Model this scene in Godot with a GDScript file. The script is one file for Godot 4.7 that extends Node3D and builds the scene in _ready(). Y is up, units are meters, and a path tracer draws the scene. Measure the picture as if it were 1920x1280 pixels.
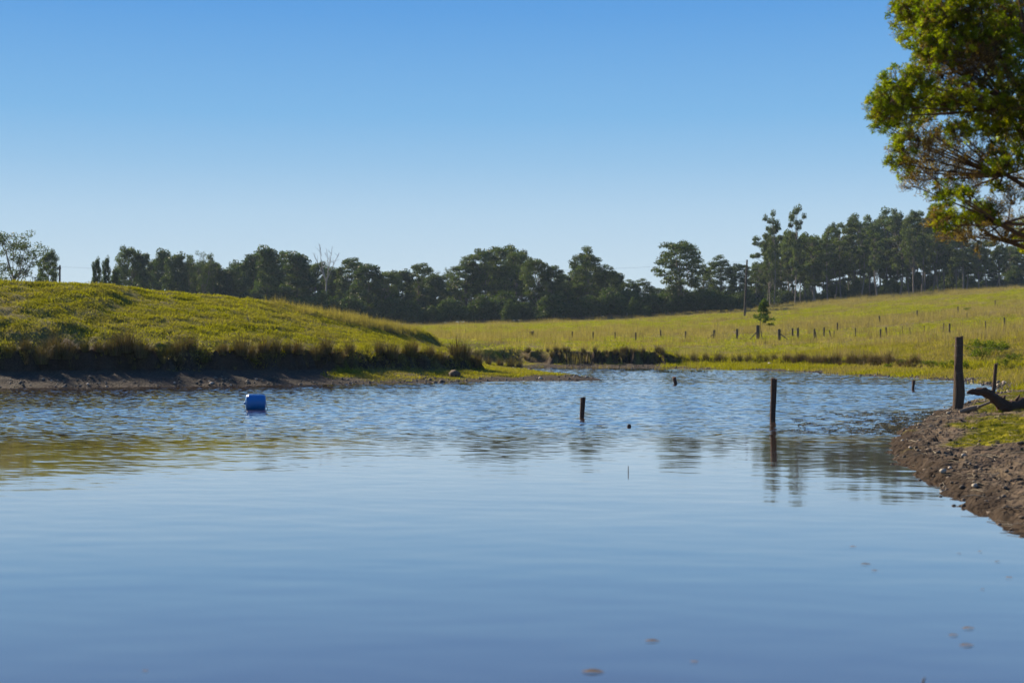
extends Node3D
# A farm dam on a clear late afternoon. x is to the right, -z is ahead; d means metres ahead (d = -z). The water lies at y = 0.

const EYE := 1.7
const FOCAL := 2664.0
const EXPOSURE := 2.4
const ORDINAL := ["", "first", "second", "third", "fourth", "fifth", "sixth", "seventh", "eighth", "ninth", "tenth", "eleventh", "twelfth", "thirteenth", "fourteenth", "fifteenth", "sixteenth", "seventeenth", "eighteenth", "nineteenth", "twentieth"]
var lumps := FastNoiseLite.new()
var fine := FastNoiseLite.new()
var patchy := FastNoiseLite.new()
var broad := FastNoiseLite.new()
var chop := FastNoiseLite.new()
var shore: PackedVector2Array
var sdf: PackedFloat32Array
var used := {}
var M := {}

# ------------------------------------------------------------------ mesh building
class Shape:
	var v := PackedVector3Array()
	var n := PackedVector3Array()
	var c := PackedColorArray()
	var i := PackedInt32Array()
	func tri(a: Vector3, b: Vector3, p: Vector3, col: Color) -> void:
		var at := v.size()
		var nn := (p - a).cross(b - a).normalized()
		v.append(a); v.append(b); v.append(p)
		n.append(nn); n.append(nn); n.append(nn)
		c.append(col); c.append(col); c.append(col)
		i.append(at); i.append(at + 1); i.append(at + 2)
	func tri2(a: Vector3, b: Vector3, p: Vector3, col: Color, tip: Color) -> void:
		var at := v.size()
		var nn := (p - a).cross(b - a).normalized()
		v.append(a); v.append(b); v.append(p)
		n.append(nn); n.append(nn); n.append(nn)
		c.append(col); c.append(col); c.append(tip)
		i.append(at); i.append(at + 1); i.append(at + 2)
	# a blade that bends over: two segments, three triangles
	func blade(root: Vector3, mid: Vector3, tip: Vector3, side: Vector3, col: Color, tipcol: Color) -> void:
		tri(root - side, root + side, mid + side * 0.7, col)
		tri(root - side, mid + side * 0.7, mid - side * 0.7, col)
		tri2(mid - side * 0.7, mid + side * 0.7, tip, col, tipcol)
	func tube(pts: PackedVector3Array, radii: PackedFloat32Array, sides: int, col: Color, rough := 0.0, noise: FastNoiseLite = null, capped := true) -> void:
		var at := v.size()
		var ref := Vector3(0.31, 0.17, 0.93)
		for k in pts.size():
			var dir := (pts[mini(k + 1, pts.size() - 1)] - pts[maxi(k - 1, 0)]).normalized()
			var a := dir.cross(ref).normalized()
			var b := dir.cross(a).normalized()
			for s in sides:
				var t := TAU * s / sides
				var o := a * cos(t) + b * sin(t)
				var r := radii[k]
				if noise:
					r *= 1.0 + rough * noise.get_noise_3d(pts[k].x * 60.0 + o.x * 30.0, pts[k].y * 25.0 + o.y * 30.0, pts[k].z * 60.0 + o.z * 30.0)
				v.append(pts[k] + o * r)
				n.append(o)
				c.append(col)
		for k in pts.size() - 1:
			for s in sides:
				var p := at + k * sides + s
				var q := at + k * sides + (s + 1) % sides
				i.append_array([p, p + sides, q, q, p + sides, q + sides])
		if capped:
			for e in [0, pts.size() - 1]:
				var m := v.size()
				v.append(pts[e])
				n.append((pts[e] - pts[1 if e == 0 else e - 1]).normalized())
				c.append(col)
				for s in sides:
					if e == 0:
						i.append_array([m, at + s, at + (s + 1) % sides])
					else:
						i.append_array([m, at + e * sides + (s + 1) % sides, at + e * sides + s])
	func mesh() -> ArrayMesh:
		var arr := []
		arr.resize(Mesh.ARRAY_MAX)
		arr[Mesh.ARRAY_VERTEX] = v
		arr[Mesh.ARRAY_NORMAL] = n
		arr[Mesh.ARRAY_COLOR] = c
		arr[Mesh.ARRAY_INDEX] = i
		var m := ArrayMesh.new()
		m.add_surface_from_arrays(Mesh.PRIMITIVE_TRIANGLES, arr)
		return m

func rng(s: int) -> RandomNumberGenerator:
	var r := RandomNumberGenerator.new()
	r.seed = s
	return r

func numbered(called: String) -> String:
	var k: int = used.get(called, -1) + 1
	used[called] = k
	return called if k == 0 else "%s_%03d" % [called, k]

func tag(o: Node, label: String, category: String, group := "", kind := "") -> void:
	o.set_meta("label", label)
	o.set_meta("category", category)
	if group:
		o.set_meta("group", group)
	if kind:
		o.set_meta("kind", kind)

func thing(called: String, label: String, category: String, at := Vector3.ZERO, group := "") -> Node3D:
	var o := Node3D.new()
	o.name = numbered(called)
	add_child(o)
	o.position = at
	tag(o, label, category, group)
	return o

func put(called: String, mesh: Mesh, mat: Material, parent: Node = self) -> MeshInstance3D:
	var o := MeshInstance3D.new()
	o.name = numbered(called) if parent == self else called
	o.mesh = mesh
	o.material_override = mat
	parent.add_child(o, true)
	return o

func scatter(called: String, mesh: Mesh, mat: Material, places: Array, tints: PackedColorArray, parent: Node = self) -> MultiMeshInstance3D:
	var mm := MultiMesh.new()
	mm.transform_format = MultiMesh.TRANSFORM_3D
	mm.use_colors = tints.size() > 0
	mm.mesh = mesh
	mm.instance_count = places.size()
	for k in places.size():
		mm.set_instance_transform(k, places[k])
		if tints.size():
			mm.set_instance_color(k, tints[k])
	var o := MultiMeshInstance3D.new()
	o.name = numbered(called) if parent == self else called
	o.multimesh = mm
	o.material_override = mat
	o.set_meta("kind", "stuff")
	parent.add_child(o, true)
	return o

# ------------------------------------------------------------------ the lie of the land
func line(pts: Array, x: float) -> float:
	if x <= pts[0][0]:
		return pts[0][1]
	for k in range(1, pts.size()):
		if x <= pts[k][0]:
			var t: float = (x - pts[k - 1][0]) / (pts[k][0] - pts[k - 1][0])
			return lerpf(pts[k - 1][1], pts[k][1], t)
	return pts[-1][1]

const CREST_D := [[-70.0, 66.0], [-40.0, 67.0], [-25.2, 70.0], [-20.5, 72.0], [-18.6, 75.0], [-16.2, 77.0], [-13.6, 79.0], [-10.95, 81.0], [-8.2, 84.0], [-6.53, 87.0], [-4.5, 92.0], [-2.25, 100.0], [0.0, 110.0]]
const CREST_Y := [[-70.0, 5.0], [-40.0, 4.9], [-25.2, 4.77], [-20.5, 4.67], [-18.6, 4.43], [-16.2, 4.3], [-13.6, 4.04], [-10.95, 3.52], [-8.2, 2.9], [-6.53, 2.58], [-4.5, 2.29], [-2.25, 2.15], [0.0, 1.95]]
const RIDGE_Y := [[-260.0, 4.0], [-60.0, 5.0], [-24.0, 6.1], [5.0, 7.1], [29.0, 8.3], [38.0, 8.9], [53.0, 9.75], [77.0, 12.2], [115.0, 14.9], [200.0, 19.0], [400.0, 24.0]]

func shore_distance(x: float, d: float) -> float:
	# metres from the water's edge, positive on land
	var fx := clampf((x + 70.0) / 0.5, 0.0, 278.999)
	var fy := clampf((d + 10.0) / 0.5, 0.0, 258.999)
	var ix := int(fx)
	var iy := int(fy)
	var tx := fx - ix
	var ty := fy - iy
	var a := sdf[iy * 280 + ix]
	var b := sdf[iy * 280 + ix + 1]
	var e := sdf[(iy + 1) * 280 + ix]
	var f := sdf[(iy + 1) * 280 + ix + 1]
	return lerpf(lerpf(a, b, tx), lerpf(e, f, tx), ty)

func make_sdf() -> void:
	sdf.resize(280 * 260)
	var n := shore.size()
	for iy in 260:
		var d := iy * 0.5 - 10.0
		for ix in 280:
			var x := ix * 0.5 - 70.0
			var p := Vector2(x, d)
			var best := 1e9
			var inside := false
			var b := shore[n - 1]
			for k in n:
				var a := shore[k]
				var ab := b - a
				var t := clampf((p - a).dot(ab) / ab.length_squared(), 0.0, 1.0)
				best = minf(best, p.distance_squared_to(a + ab * t))
				if (a.y > d) != (b.y > d) and x < (b.x - a.x) * (d - a.y) / (b.y - a.y) + a.x:
					inside = not inside
				b = a
			sdf[iy * 280 + ix] = -sqrt(best) if inside else sqrt(best)

func shelf_width(x: float, d: float) -> float:
	var w := line([[-60.0, 2.9], [-12.0, 3.5], [-6.0, 5.0], [0.0, 5.6], [3.0, 2.2], [11.0, 2.4], [12.5, 5.0], [30.0, 4.0]], x)
	return w + 0.9 * lumps.get_noise_2d(x * 0.9 + 70.0, d * 0.9) + 0.55 * lumps.get_noise_2d(x * 3.0 + 20.0, d * 3.0)

func height(x: float, d: float) -> float:
	var s := shore_distance(x, d)
	var near := d < 52.0
	if absf(s) < 4.0:
		s += 0.35 * lumps.get_noise_2d(x * 2.2, d * 2.2) + (0.16 * fine.get_noise_2d(x * 4.0, d * 4.0) if near else 0.3 * lumps.get_noise_2d(x * 6.0, d * 6.0))
	if s < -2.5:
		return maxf(-1.6, -0.45 + (s + 2.5) * 0.2)
	if s < 0.0:
		return s * 0.18
	var rough := lumps.get_noise_2d(x * 1.7, d * 1.7)
	# the near bank at our feet and along the right
	var y_near := 0.0
	if d < 75.0:
		var lip := 0.09 * smoothstep(0.0, 0.22, s)
		y_near = lip + 0.085 * s if s < 9.0 else lip + 0.765 + 0.05 * (s - 9.0)
		y_near = minf(y_near, 1.4)
		if d < 55.0:
			var pock := fine.get_noise_2d(x * 3.1 + 40.0, d * 3.1)
			y_near += smoothstep(0.0, 0.6, s) * (0.07 * rough + 0.06 * pock - 0.16 * smoothstep(0.2, 0.42, pock) + 0.035 * fine.get_noise_2d(x * 9.0, d * 9.0))
	if d < 45.0:
		return maxf(0.004, y_near)
	# the far side: a mud shelf, a small scarp, then the paddock up to the trees
	var w := shelf_width(x, d)
	var shelf := line([[-60.0, 0.7], [-12.0, 0.62], [-4.0, 0.5], [2.0, 0.3], [30.0, 0.3]], x)
	var scarp := line([[-60.0, 0.85], [-12.0, 0.8], [-5.0, 0.75], [-1.0, 0.5], [2.0, 0.85], [11.0, 0.85], [12.5, 0.3], [30.0, 0.25]], x)
	var y := shelf * pow(clampf(s / w, 0.0, 1.0), 0.85) + scarp * smoothstep(0.0, 0.5, s - w)
	var top := shelf + scarp
	if s > w:
		var away := s - w
		var l0 := 1.0 + maxf(0.0, x - 22.0) * 0.085
		var l1 := 2.0 + maxf(0.0, x - 30.0) * 0.05 + maxf(0.0, x - 22.0) * 0.03 + 0.35 * exp(-pow((d - 131.0) / 9.0, 2.0)) * smoothstep(22.0, -4.0, x)
		var far_y := 0.0
		if d < 105.0:
			far_y = l0
		elif d < 145.0:
			far_y = lerpf(l0, l1, (d - 105.0) / 40.0)
		elif d < 325.0:
			far_y = lerpf(l1, line(RIDGE_Y, x), (d - 145.0) / 180.0)
		else:
			far_y = line(RIDGE_Y, x) - clampf((d - (325.0 if x > 60.0 else 372.0)) * 0.035, 0.0, 12.0)
		var dc := line(CREST_D, x)
		var yc := line(CREST_Y, x)
		var left_y := far_y
		if d < dc:
			var u := away / (away + (dc - d) * 0.92)
			left_y = lerpf(top, yc, sin(u * PI * 0.5) * 0.35 + u * 0.65)
		else:
			var fall := (d - dc)
			left_y = lerpf(yc - fall * fall * 0.006, far_y, smoothstep(0.0, 34.0, fall))
		var blend := smoothstep(-3.5, 2.5, x)
		var land := lerpf(left_y, far_y, blend)
		y = lerpf(y, land, smoothstep(0.2, 2.0 if x < 3.0 else 14.0, away))
		y += smoothstep(0.0, 3.0, away) * (0.09 * rough + 0.05 * lumps.get_noise_2d(x * 5.0, d * 5.0))
		y += 0.25 * smoothstep(20.0, 60.0, away) * broad.get_noise_2d(x, d)
	y += 0.03 * smoothstep(0.0, 0.8, s) * fine.get_noise_2d(x * 2.0, d * 2.0) + 0.05 * smoothstep(0.3, 1.0, s) * rough
	return maxf(0.004, lerpf(y_near, y, smoothstep(45.0, 60.0, d)) if d < 60.0 else y)

func ground(x: float, d: float) -> Vector3:
	return Vector3(x, height(x, d), -d)

# where the line of sight through a place in the photograph meets the land
func spot(px: float, py: float, from := 20.0, to := 330.0) -> Vector3:
	var d := from
	while d < to:
		var x := (px - 960.0) / FOCAL * d
		var y := EYE - (py - 645.0) / FOCAL * d
		if height(x, d) >= y:
			return Vector3(x, height(x, d), -d)
		d += 0.25 if d < 120.0 else 1.0
	return ground((px - 960.0) / FOCAL * to, to)

func at_depth(px: float, py: float, d: float) -> Vector3:
	return Vector3((px - 960.0) / FOCAL * d, EYE - (py - 645.0) / FOCAL * d, -d)

# how much of the ground is grass (1) rather than bare earth (0), and how dry the grass is
func grassy(x: float, d: float, s: float) -> float:
	var p := patchy.get_noise_2d(x, d)
	if d < 52.0:
		return smoothstep(0.05, 0.3, p * 1.3 + 0.1 + smoothstep(27.0, 36.0, d) * 0.3 + smoothstep(1.0, 2.2, s) * 0.45 - smoothstep(1.2, 0.4, s) * 0.7)
	var w := 4.4 if x < -8.0 else (1.8 if x < 2.0 else (2.0 if x < 11.0 else 1.0))
	return smoothstep(-0.9, 0.7, s - w + p * 2.2)

func dry(x: float, d: float) -> float:
	var p := patchy.get_noise_2d(x * 0.35 + 300.0, d * 0.22)
	var q := patchy.get_noise_2d(x * 1.3 - 80.0, d * 1.3)
	if d < 100.0 and x < 3.0:
		return clampf(0.3 + 0.7 * q + 0.4 * p, 0.0, 1.0)
	var band := 1.5 * smoothstep(262.0, 300.0, d) + 0.9 * smoothstep(24.0, 10.0, absf(d - 172.0 - 0.12 * x)) + 0.75 * smoothstep(18.0, 30.0, x) * smoothstep(150.0, 90.0, d)
	return smoothstep(0.1, 0.75, 0.16 + band * 0.8 + 0.9 * q + 1.0 * p)

# ------------------------------------------------------------------ materials
func matte(rough := 0.9) -> StandardMaterial3D:
	var m := StandardMaterial3D.new()
	m.vertex_color_use_as_albedo = true
	m.roughness = rough
	m.metallic_specular = 0.3
	return m

func leafy(back: Color, rough := 0.6) -> StandardMaterial3D:
	var m := matte(rough)
	m.cull_mode = BaseMaterial3D.CULL_DISABLED
	m.metallic_specular = 0.12
	m.backlight_enabled = true
	m.backlight = back
	return m

func noise_texture(freq: float, low: Color, high: Color, octaves := 4, s := 5) -> NoiseTexture2D:
	var f := FastNoiseLite.new()
	f.seed = s
	f.frequency = freq
	f.fractal_octaves = octaves
	var t := NoiseTexture2D.new()
	t.width = 512
	t.height = 512
	t.seamless = true
	t.noise = f
	var g := Gradient.new()
	g.set_color(0, low)
	g.set_color(1, high)
	t.color_ramp = g
	return t

func make_materials() -> void:
	var g := matte(0.95)
	g.metallic_specular = 0.15
	g.albedo_texture = noise_texture(0.035, Color(0.62, 0.62, 0.62), Color(1, 1, 1), 5, 11)
	g.uv1_triplanar = true
	g.uv1_world_triplanar = true
	g.uv1_scale = Vector3.ONE * 0.37
	g.heightmap_enabled = true
	g.heightmap_texture = noise_texture(0.05, Color.BLACK, Color.WHITE, 5, 12)
	g.heightmap_scale = 4.0
	M.ground = g
	M.grass = leafy(Color(0.95, 1.0, 0.4), 0.8)
	M.tussock = leafy(Color(0.6, 0.58, 0.3))
	M.foliage = leafy(Color(0.65, 0.75, 0.3), 0.5)
	M.near_leaf = leafy(Color(0.9, 1.0, 0.35), 0.45)
	M.bark = matte(0.9)
	var wood := matte(0.88)
	wood.albedo_texture = noise_texture(0.06, Color(0.55, 0.55, 0.55), Color(1, 1, 1), 5, 21)
	wood.uv1_triplanar = true
	wood.uv1_scale = Vector3(9, 0.9, 9)
	wood.heightmap_enabled = true
	wood.heightmap_texture = noise_texture(0.08, Color.BLACK, Color.WHITE, 4, 22)
	wood.heightmap_scale = 1.2
	M.wood = wood
	var lying := wood.duplicate()
	lying.uv1_scale = Vector3(0.9, 9, 9)
	M.lying_wood = lying
	var plastic := StandardMaterial3D.new()
	plastic.albedo_color = Color(0.004, 0.14, 0.38).linear_to_srgb()
	plastic.roughness = 0.38
	plastic.metallic_specular = 0.5
	M.plastic = plastic
	var rope := matte(0.8)
	M.rope = rope
	M.stone = matte(0.85)
	M.wire = StandardMaterial3D.new()
	M.wire.albedo_color = Color(0.09, 0.08, 0.075).linear_to_srgb()
	M.wire.roughness = 0.6
	M.wire.metallic = 0.3

func ripple(x: float, d: float, lee: float) -> float:
	# height of the surface in metres: small chop where the wind reaches, a faint wobble in the lee
	var y := 0.0012 * chop.get_noise_2d(x * 0.8, d * 1.3) + 0.0022 * chop.get_noise_2d(x * 0.22 + 50.0, d * 0.3)
	if lee > 0.01:
		y += lee * (0.0165 * chop.get_noise_2d(x * 3.6 + 9.0, d * 7.0) + 0.005 * chop.get_noise_2d(x * 1.4 - 20.0, d * 2.2))
	return y

func make_water() -> void:
	# wind ruffles the open water beyond the lee of our bank, the near water lies almost still
	var xs := PackedFloat32Array()
	var ds := PackedFloat32Array()
	var x := -56.0
	while x < 26.0:
		xs.append(x)
		x += 0.16 if x > -24.0 else 1.0
	var d := -6.0
	while d < 106.5:
		ds.append(d)
		d += 0.085 if d > 6.0 and d < 60.0 else (0.14 if d >= 60.0 else 0.5)
	var nx := xs.size()
	var nd := ds.size()
	var keep := PackedByteArray()
	keep.resize(nx * nd)
	var at := PackedInt32Array()
	at.resize(nx * nd)
	at.fill(-1)
	var sh := Shape.new()
	for j in nd:
		for i in nx:
			if shore_distance(xs[i], ds[j]) < 1.6:
				var edge := 28.2 + 1.4 * patchy.get_noise_2d(xs[i] * 0.5, ds[j] * 1.2)
				var lee := (0.008 + 0.09 * pow(smoothstep(11.0, 27.0, ds[j]), 1.7) + 0.86 * smoothstep(-4.5, 3.0, ds[j] - edge)) * (0.9 + 0.35 * patchy.get_noise_2d(xs[i] * 0.45 + 90.0, ds[j] * 0.8))
				at[j * nx + i] = sh.v.size()
				sh.v.append(Vector3(xs[i], ripple(xs[i], ds[j], lee), -ds[j]))
				var e := 0.05
				var y := sh.v[-1].y
				sh.n.append(Vector3(y - ripple(xs[i] + e, ds[j], lee), e, ripple(xs[i], ds[j] + e, lee) - y).normalized())
	for j in nd - 1:
		for i in nx - 1:
			var p := at[j * nx + i]
			var q := at[j * nx + i + 1]
			var u := at[(j + 1) * nx + i]
			var v := at[(j + 1) * nx + i + 1]
			if p >= 0 and q >= 0 and u >= 0 and v >= 0:
				sh.i.append_array([p, u, q, q, u, v])
	sh.c.resize(sh.v.size())
	sh.c.fill(Color.WHITE)
	var m := StandardMaterial3D.new()
	m.albedo_color = Color(0.062, 0.038, 0.02).linear_to_srgb()
	m.roughness = 0.045
	m.metallic_specular = 0.68
	m.clearcoat_enabled = true
	m.clearcoat = 0.8
	m.clearcoat_roughness = 0.045
	var o := put("water", sh.mesh(), m)
	o.set_meta("kind", "structure")

func make_ground() -> void:
	var xs := PackedFloat32Array()
	var ds := PackedFloat32Array()
	for a in [[-500.0, -300.0, 100.0], [-300.0, -70.0, 14.0], [-70.0, -33.0, 1.0], [-33.0, 4.0, 0.36], [4.0, 12.6, 0.085], [12.6, 30.0, 0.35], [30.0, 70.0, 0.9], [70.0, 160.0, 3.0], [160.0, 300.0, 14.0], [300.0, 501.0, 100.0]]:
		var x: float = a[0]
		while x < a[1] - 0.001:
			xs.append(x)
			x += a[2]
	for a in [[-200.0, -40.0, 40.0], [-40.0, 6.0, 2.0], [6.0, 11.0, 0.25], [11.0, 30.0, 0.1], [30.0, 52.0, 0.2], [52.0, 80.0, 0.24], [80.0, 108.0, 0.33], [108.0, 150.0, 0.8], [150.0, 340.0, 2.4], [340.0, 700.0, 20.0]]:
		var d: float = a[0]
		while d < a[1] - 0.001:
			ds.append(d)
			d += a[2]
	var nx := xs.size()
	var nd := ds.size()
	var sh := Shape.new()
	sh.v.resize(nx * nd)
	sh.n.resize(nx * nd)
	sh.c.resize(nx * nd)
	for j in nd:
		var d := ds[j]
		for i in nx:
			var x := xs[i]
			var y := height(x, d)
			sh.v[j * nx + i] = Vector3(x, y, -d)
			sh.c[j * nx + i] = soil(x, d, y)
	for j in nd:
		for i in nx:
			var l := sh.v[j * nx + maxi(i - 1, 0)]
			var r := sh.v[j * nx + mini(i + 1, nx - 1)]
			var b := sh.v[maxi(j - 1, 0) * nx + i]
			var f := sh.v[mini(j + 1, nd - 1) * nx + i]
			sh.n[j * nx + i] = (r - l).cross(f - b).normalized()
	var idx := PackedInt32Array()
	for j in nd - 1:
		for i in nx - 1:
			var p := j * nx + i
			# leave out the bed of the dam, far under the murky water
			if sh.v[p].y < -1.0 and sh.v[p + nx + 1].y < -1.0:
				continue
			idx.append_array([p, p + nx, p + 1, p + 1, p + nx, p + nx + 1])
	sh.i = idx
	var o := put("ground", sh.mesh(), M.ground)
	o.set_meta("kind", "structure")

func soil(x: float, d: float, y: float) -> Color:
	var s := shore_distance(x, d)
	var p := patchy.get_noise_2d(x * 2.0 + 17.0, d * 2.0)
	var mud := Color(0.155, 0.118, 0.085).lerp(Color(0.10, 0.078, 0.06), clampf(0.5 + p, 0.0, 1.0))
	if d > 50.0:
		mud = mud.lerp(Color(0.075, 0.065, 0.055), 0.75)
	if d < 52.0:
		# earth soaked by the lapping water, with a ragged edge
		mud = mud.lerp(Color(0.06, 0.045, 0.034), smoothstep(0.5, 0.22, s + 0.5 * fine.get_noise_2d(x * 2.0, d * 2.0)))
	var g := grassy(x, d, s)
	var green := Color(0.205, 0.19, 0.014).lerp(Color(0.23, 0.18, 0.09), dry(x, d))
	if d > 100.0:
		green = green.lerp(Color(0.24, 0.225, 0.02), 0.6 * (1.0 - dry(x, d)))
	if d > 52.0:
		# bare earth where the lip has broken away
		var off := s - shelf_width(x, d)
		mud = mud.lerp(Color(0.075, 0.052, 0.036), smoothstep(-0.6, -0.1, off))
		g *= 1.0 - smoothstep(-0.5, -0.1, off) * smoothstep(0.75, 0.3, off) * smoothstep(18.0, 12.0, x)
	var w := clampf(g * 1.1 - 0.1, 0.0, 1.0)
	return mud.lerp(green, w)

# ------------------------------------------------------------------ grass, tussocks, stones
func turf_mesh(s: int, count: int, size: float, low: float, high: float, wide: float, lean: float) -> ArrayMesh:
	var r := rng(s)
	var sh := Shape.new()
	for k in count:
		var p := Vector3(r.randf_range(-size, size), -0.04, r.randf_range(-size, size)) * 0.5
		var h := r.randf_range(low, high) * (0.7 + 0.5 * r.randf())
		var turn := r.randf() * TAU
		var out := Vector3(cos(turn), 0, sin(turn))
		var side := Vector3(-sin(turn), 0, cos(turn)) * wide * r.randf_range(0.6, 1.3)
		var l := lean * r.randf_range(0.2, 1.2)
		var t := r.randf_range(0.75, 1.25)
		var c := Color(t, t * r.randf_range(0.92, 1.06), t)
		sh.tri2(p - side, p + side, p + Vector3(0, h, 0) + out * h * l, c, c)
	return sh.mesh()

func upright(p: Vector3, turn: float, size: float, up: Vector3) -> Transform3D:
	var b := Basis(Quaternion(Vector3.UP, up.normalized())) * Basis(Vector3.UP, turn)
	return Transform3D(b.scaled(Vector3.ONE * size), p)

func normal_at(x: float, d: float, e := 0.5) -> Vector3:
	return Vector3(height(x - e, d) - height(x + e, d), 2.0 * e, height(x, d + e) - height(x, d - e)).normalized()

func make_grass() -> void:
	var r := rng(77)
	var fields := [
		# label, category, mesh, x range, d range, count, size range, edge needed, stays in view cone
		["short yellow-green turf covering the dam wall beside the water", [-36.0, 4.0], [56.0, 106.0], 15000, [0.7, 1.3], turf_mesh(1, 80, 0.9, 0.05, 0.10, 0.016, 1.3)],
		["green and straw-coloured pasture grass across the rising paddock", [-60.0, 110.0], [98.0, 324.0], 34000, [1.1, 2.1], turf_mesh(2, 64, 1.1, 0.05, 0.11, 0.017, 1.1)],
		["rough grass on the slope above the curved far shore", [11.0, 46.0], [48.0, 110.0], 9000, [0.9, 1.7], turf_mesh(3, 60, 0.9, 0.07, 0.17, 0.014, 0.9)],
		["thin bright grass growing on the brown mud bank", [4.4, 18.0], [10.5, 52.0], 7500, [0.25, 0.6], turf_mesh(4, 60, 0.5, 0.05, 0.14, 0.005, 0.9)],
	]
	for f in fields:
		var places := []
		var tints := PackedColorArray()
		var tries := 0
		while places.size() < f[3] and tries < f[3] * 3:
			tries += 1
			# even over the ground, not over the picture
			var x := r.randf_range(f[1][0], f[1][1])
			var d := sqrt(r.randf_range(f[2][0] * f[2][0], f[2][1] * f[2][1])) if f[2][1] > 200.0 else r.randf_range(f[2][0], f[2][1])
			if absf(x) > d * 0.46 + 3.0:
				continue
			var s := shore_distance(x, d)
			if s < 0.25 or r.randf() > grassy(x, d, s) * 1.15 - 0.08:
				continue
			var size := r.randf_range(f[4][0], f[4][1])
			var t := dry(x, d)
			var near_bank: bool = f[2][1] < 60.0
			var c := Color(0.29, 0.265, 0.016).lerp(Color(0.31, 0.245, 0.13), clampf(t + r.randf_range(-0.25, 0.25), 0.0, 1.0))
			if d > 110.0:
				c = Color(0.31, 0.31, 0.02).lerp(Color(0.33, 0.265, 0.19), clampf(t + r.randf_range(-0.2, 0.2), 0.0, 1.0))
			if near_bank:
				c = Color(0.16, 0.17, 0.016).lerp(Color(0.13, 0.10, 0.05), r.randf() * 0.6)
			c = c * r.randf_range(0.75, 1.15)
			places.append(upright(ground(x, d), r.randf() * TAU, size, normal_at(x, d)))
			tints.append(Color(c.r, c.g, c.b))
		var o := scatter("grass", f[5], M.grass, places, tints)
		tag(o, f[0], "grass", "", "stuff")
	# tall seeding straw along the top of the paddock and the dam wall's tail
	var places := []
	var tints := PackedColorArray()
	while places.size() < 5200:
		var d := r.randf_range(95.0, 326.0)
		var x := r.randf_range(-0.4, 0.44) * d
		if r.randf() > smoothstep(0.45, 0.95, dry(x, d)):
			continue
		var c := Color(0.30, 0.235, 0.165) * r.randf_range(0.7, 1.15)
		places.append(upright(ground(x, d), r.randf() * TAU, r.randf_range(0.8, 1.5), Vector3.UP))
		tints.append(Color(c.r, c.g, c.b))
	for k in 620:
		var x := r.randf_range(-13.5, -5.5)
		var d := line(CREST_D, x) + r.randf_range(-2.5, 5.0)
		if r.randf() > smoothstep(-15.0, -7.0, x) * smoothstep(-5.3, -8.0, x):
			continue
		var c := Color(0.29, 0.23, 0.15) * r.randf_range(0.7, 1.15)
		places.append(upright(ground(x, d), r.randf() * TAU, r.randf_range(0.3, 0.85), Vector3.UP))
		tints.append(Color(c.r, c.g, c.b))
	var o := scatter("tall_grass", turf_mesh(5, 42, 1.1, 0.35, 0.8, 0.011, 0.25), M.grass, places, tints)
	tag(o, "tall seeding straw-coloured grass along the top of the paddock", "grass", "", "stuff")

func tussock_mesh(s: int, tip: Color, count := 300) -> ArrayMesh:
	var r := rng(s)
	var sh := Shape.new()
	for k in count:
		var turn := r.randf() * TAU
		var out := Vector3(cos(turn), 0, sin(turn))
		var root := out * 0.2 * sqrt(r.randf()) + Vector3(0, -0.12, 0)
		var h := r.randf_range(0.45, 1.15)
		var lean := pow(r.randf(), 0.8) * 1.0
		var mid := root + Vector3(0, h * (0.62 - lean * 0.12), 0) + out * h * lean * 0.3
		var end := root + Vector3(0, h * (1.02 - lean * 0.5), 0) + out * h * lean * 0.95
		var t := r.randf_range(0.6, 1.3)
		var low := Color(0.13, 0.125, 0.04).lerp(tip, r.randf()) * t
		var side := Vector3(-sin(turn), 0, cos(turn)) * r.randf_range(0.004, 0.009)
		sh.blade(root, mid, end, side, low, low)
	return sh.mesh()

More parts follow.
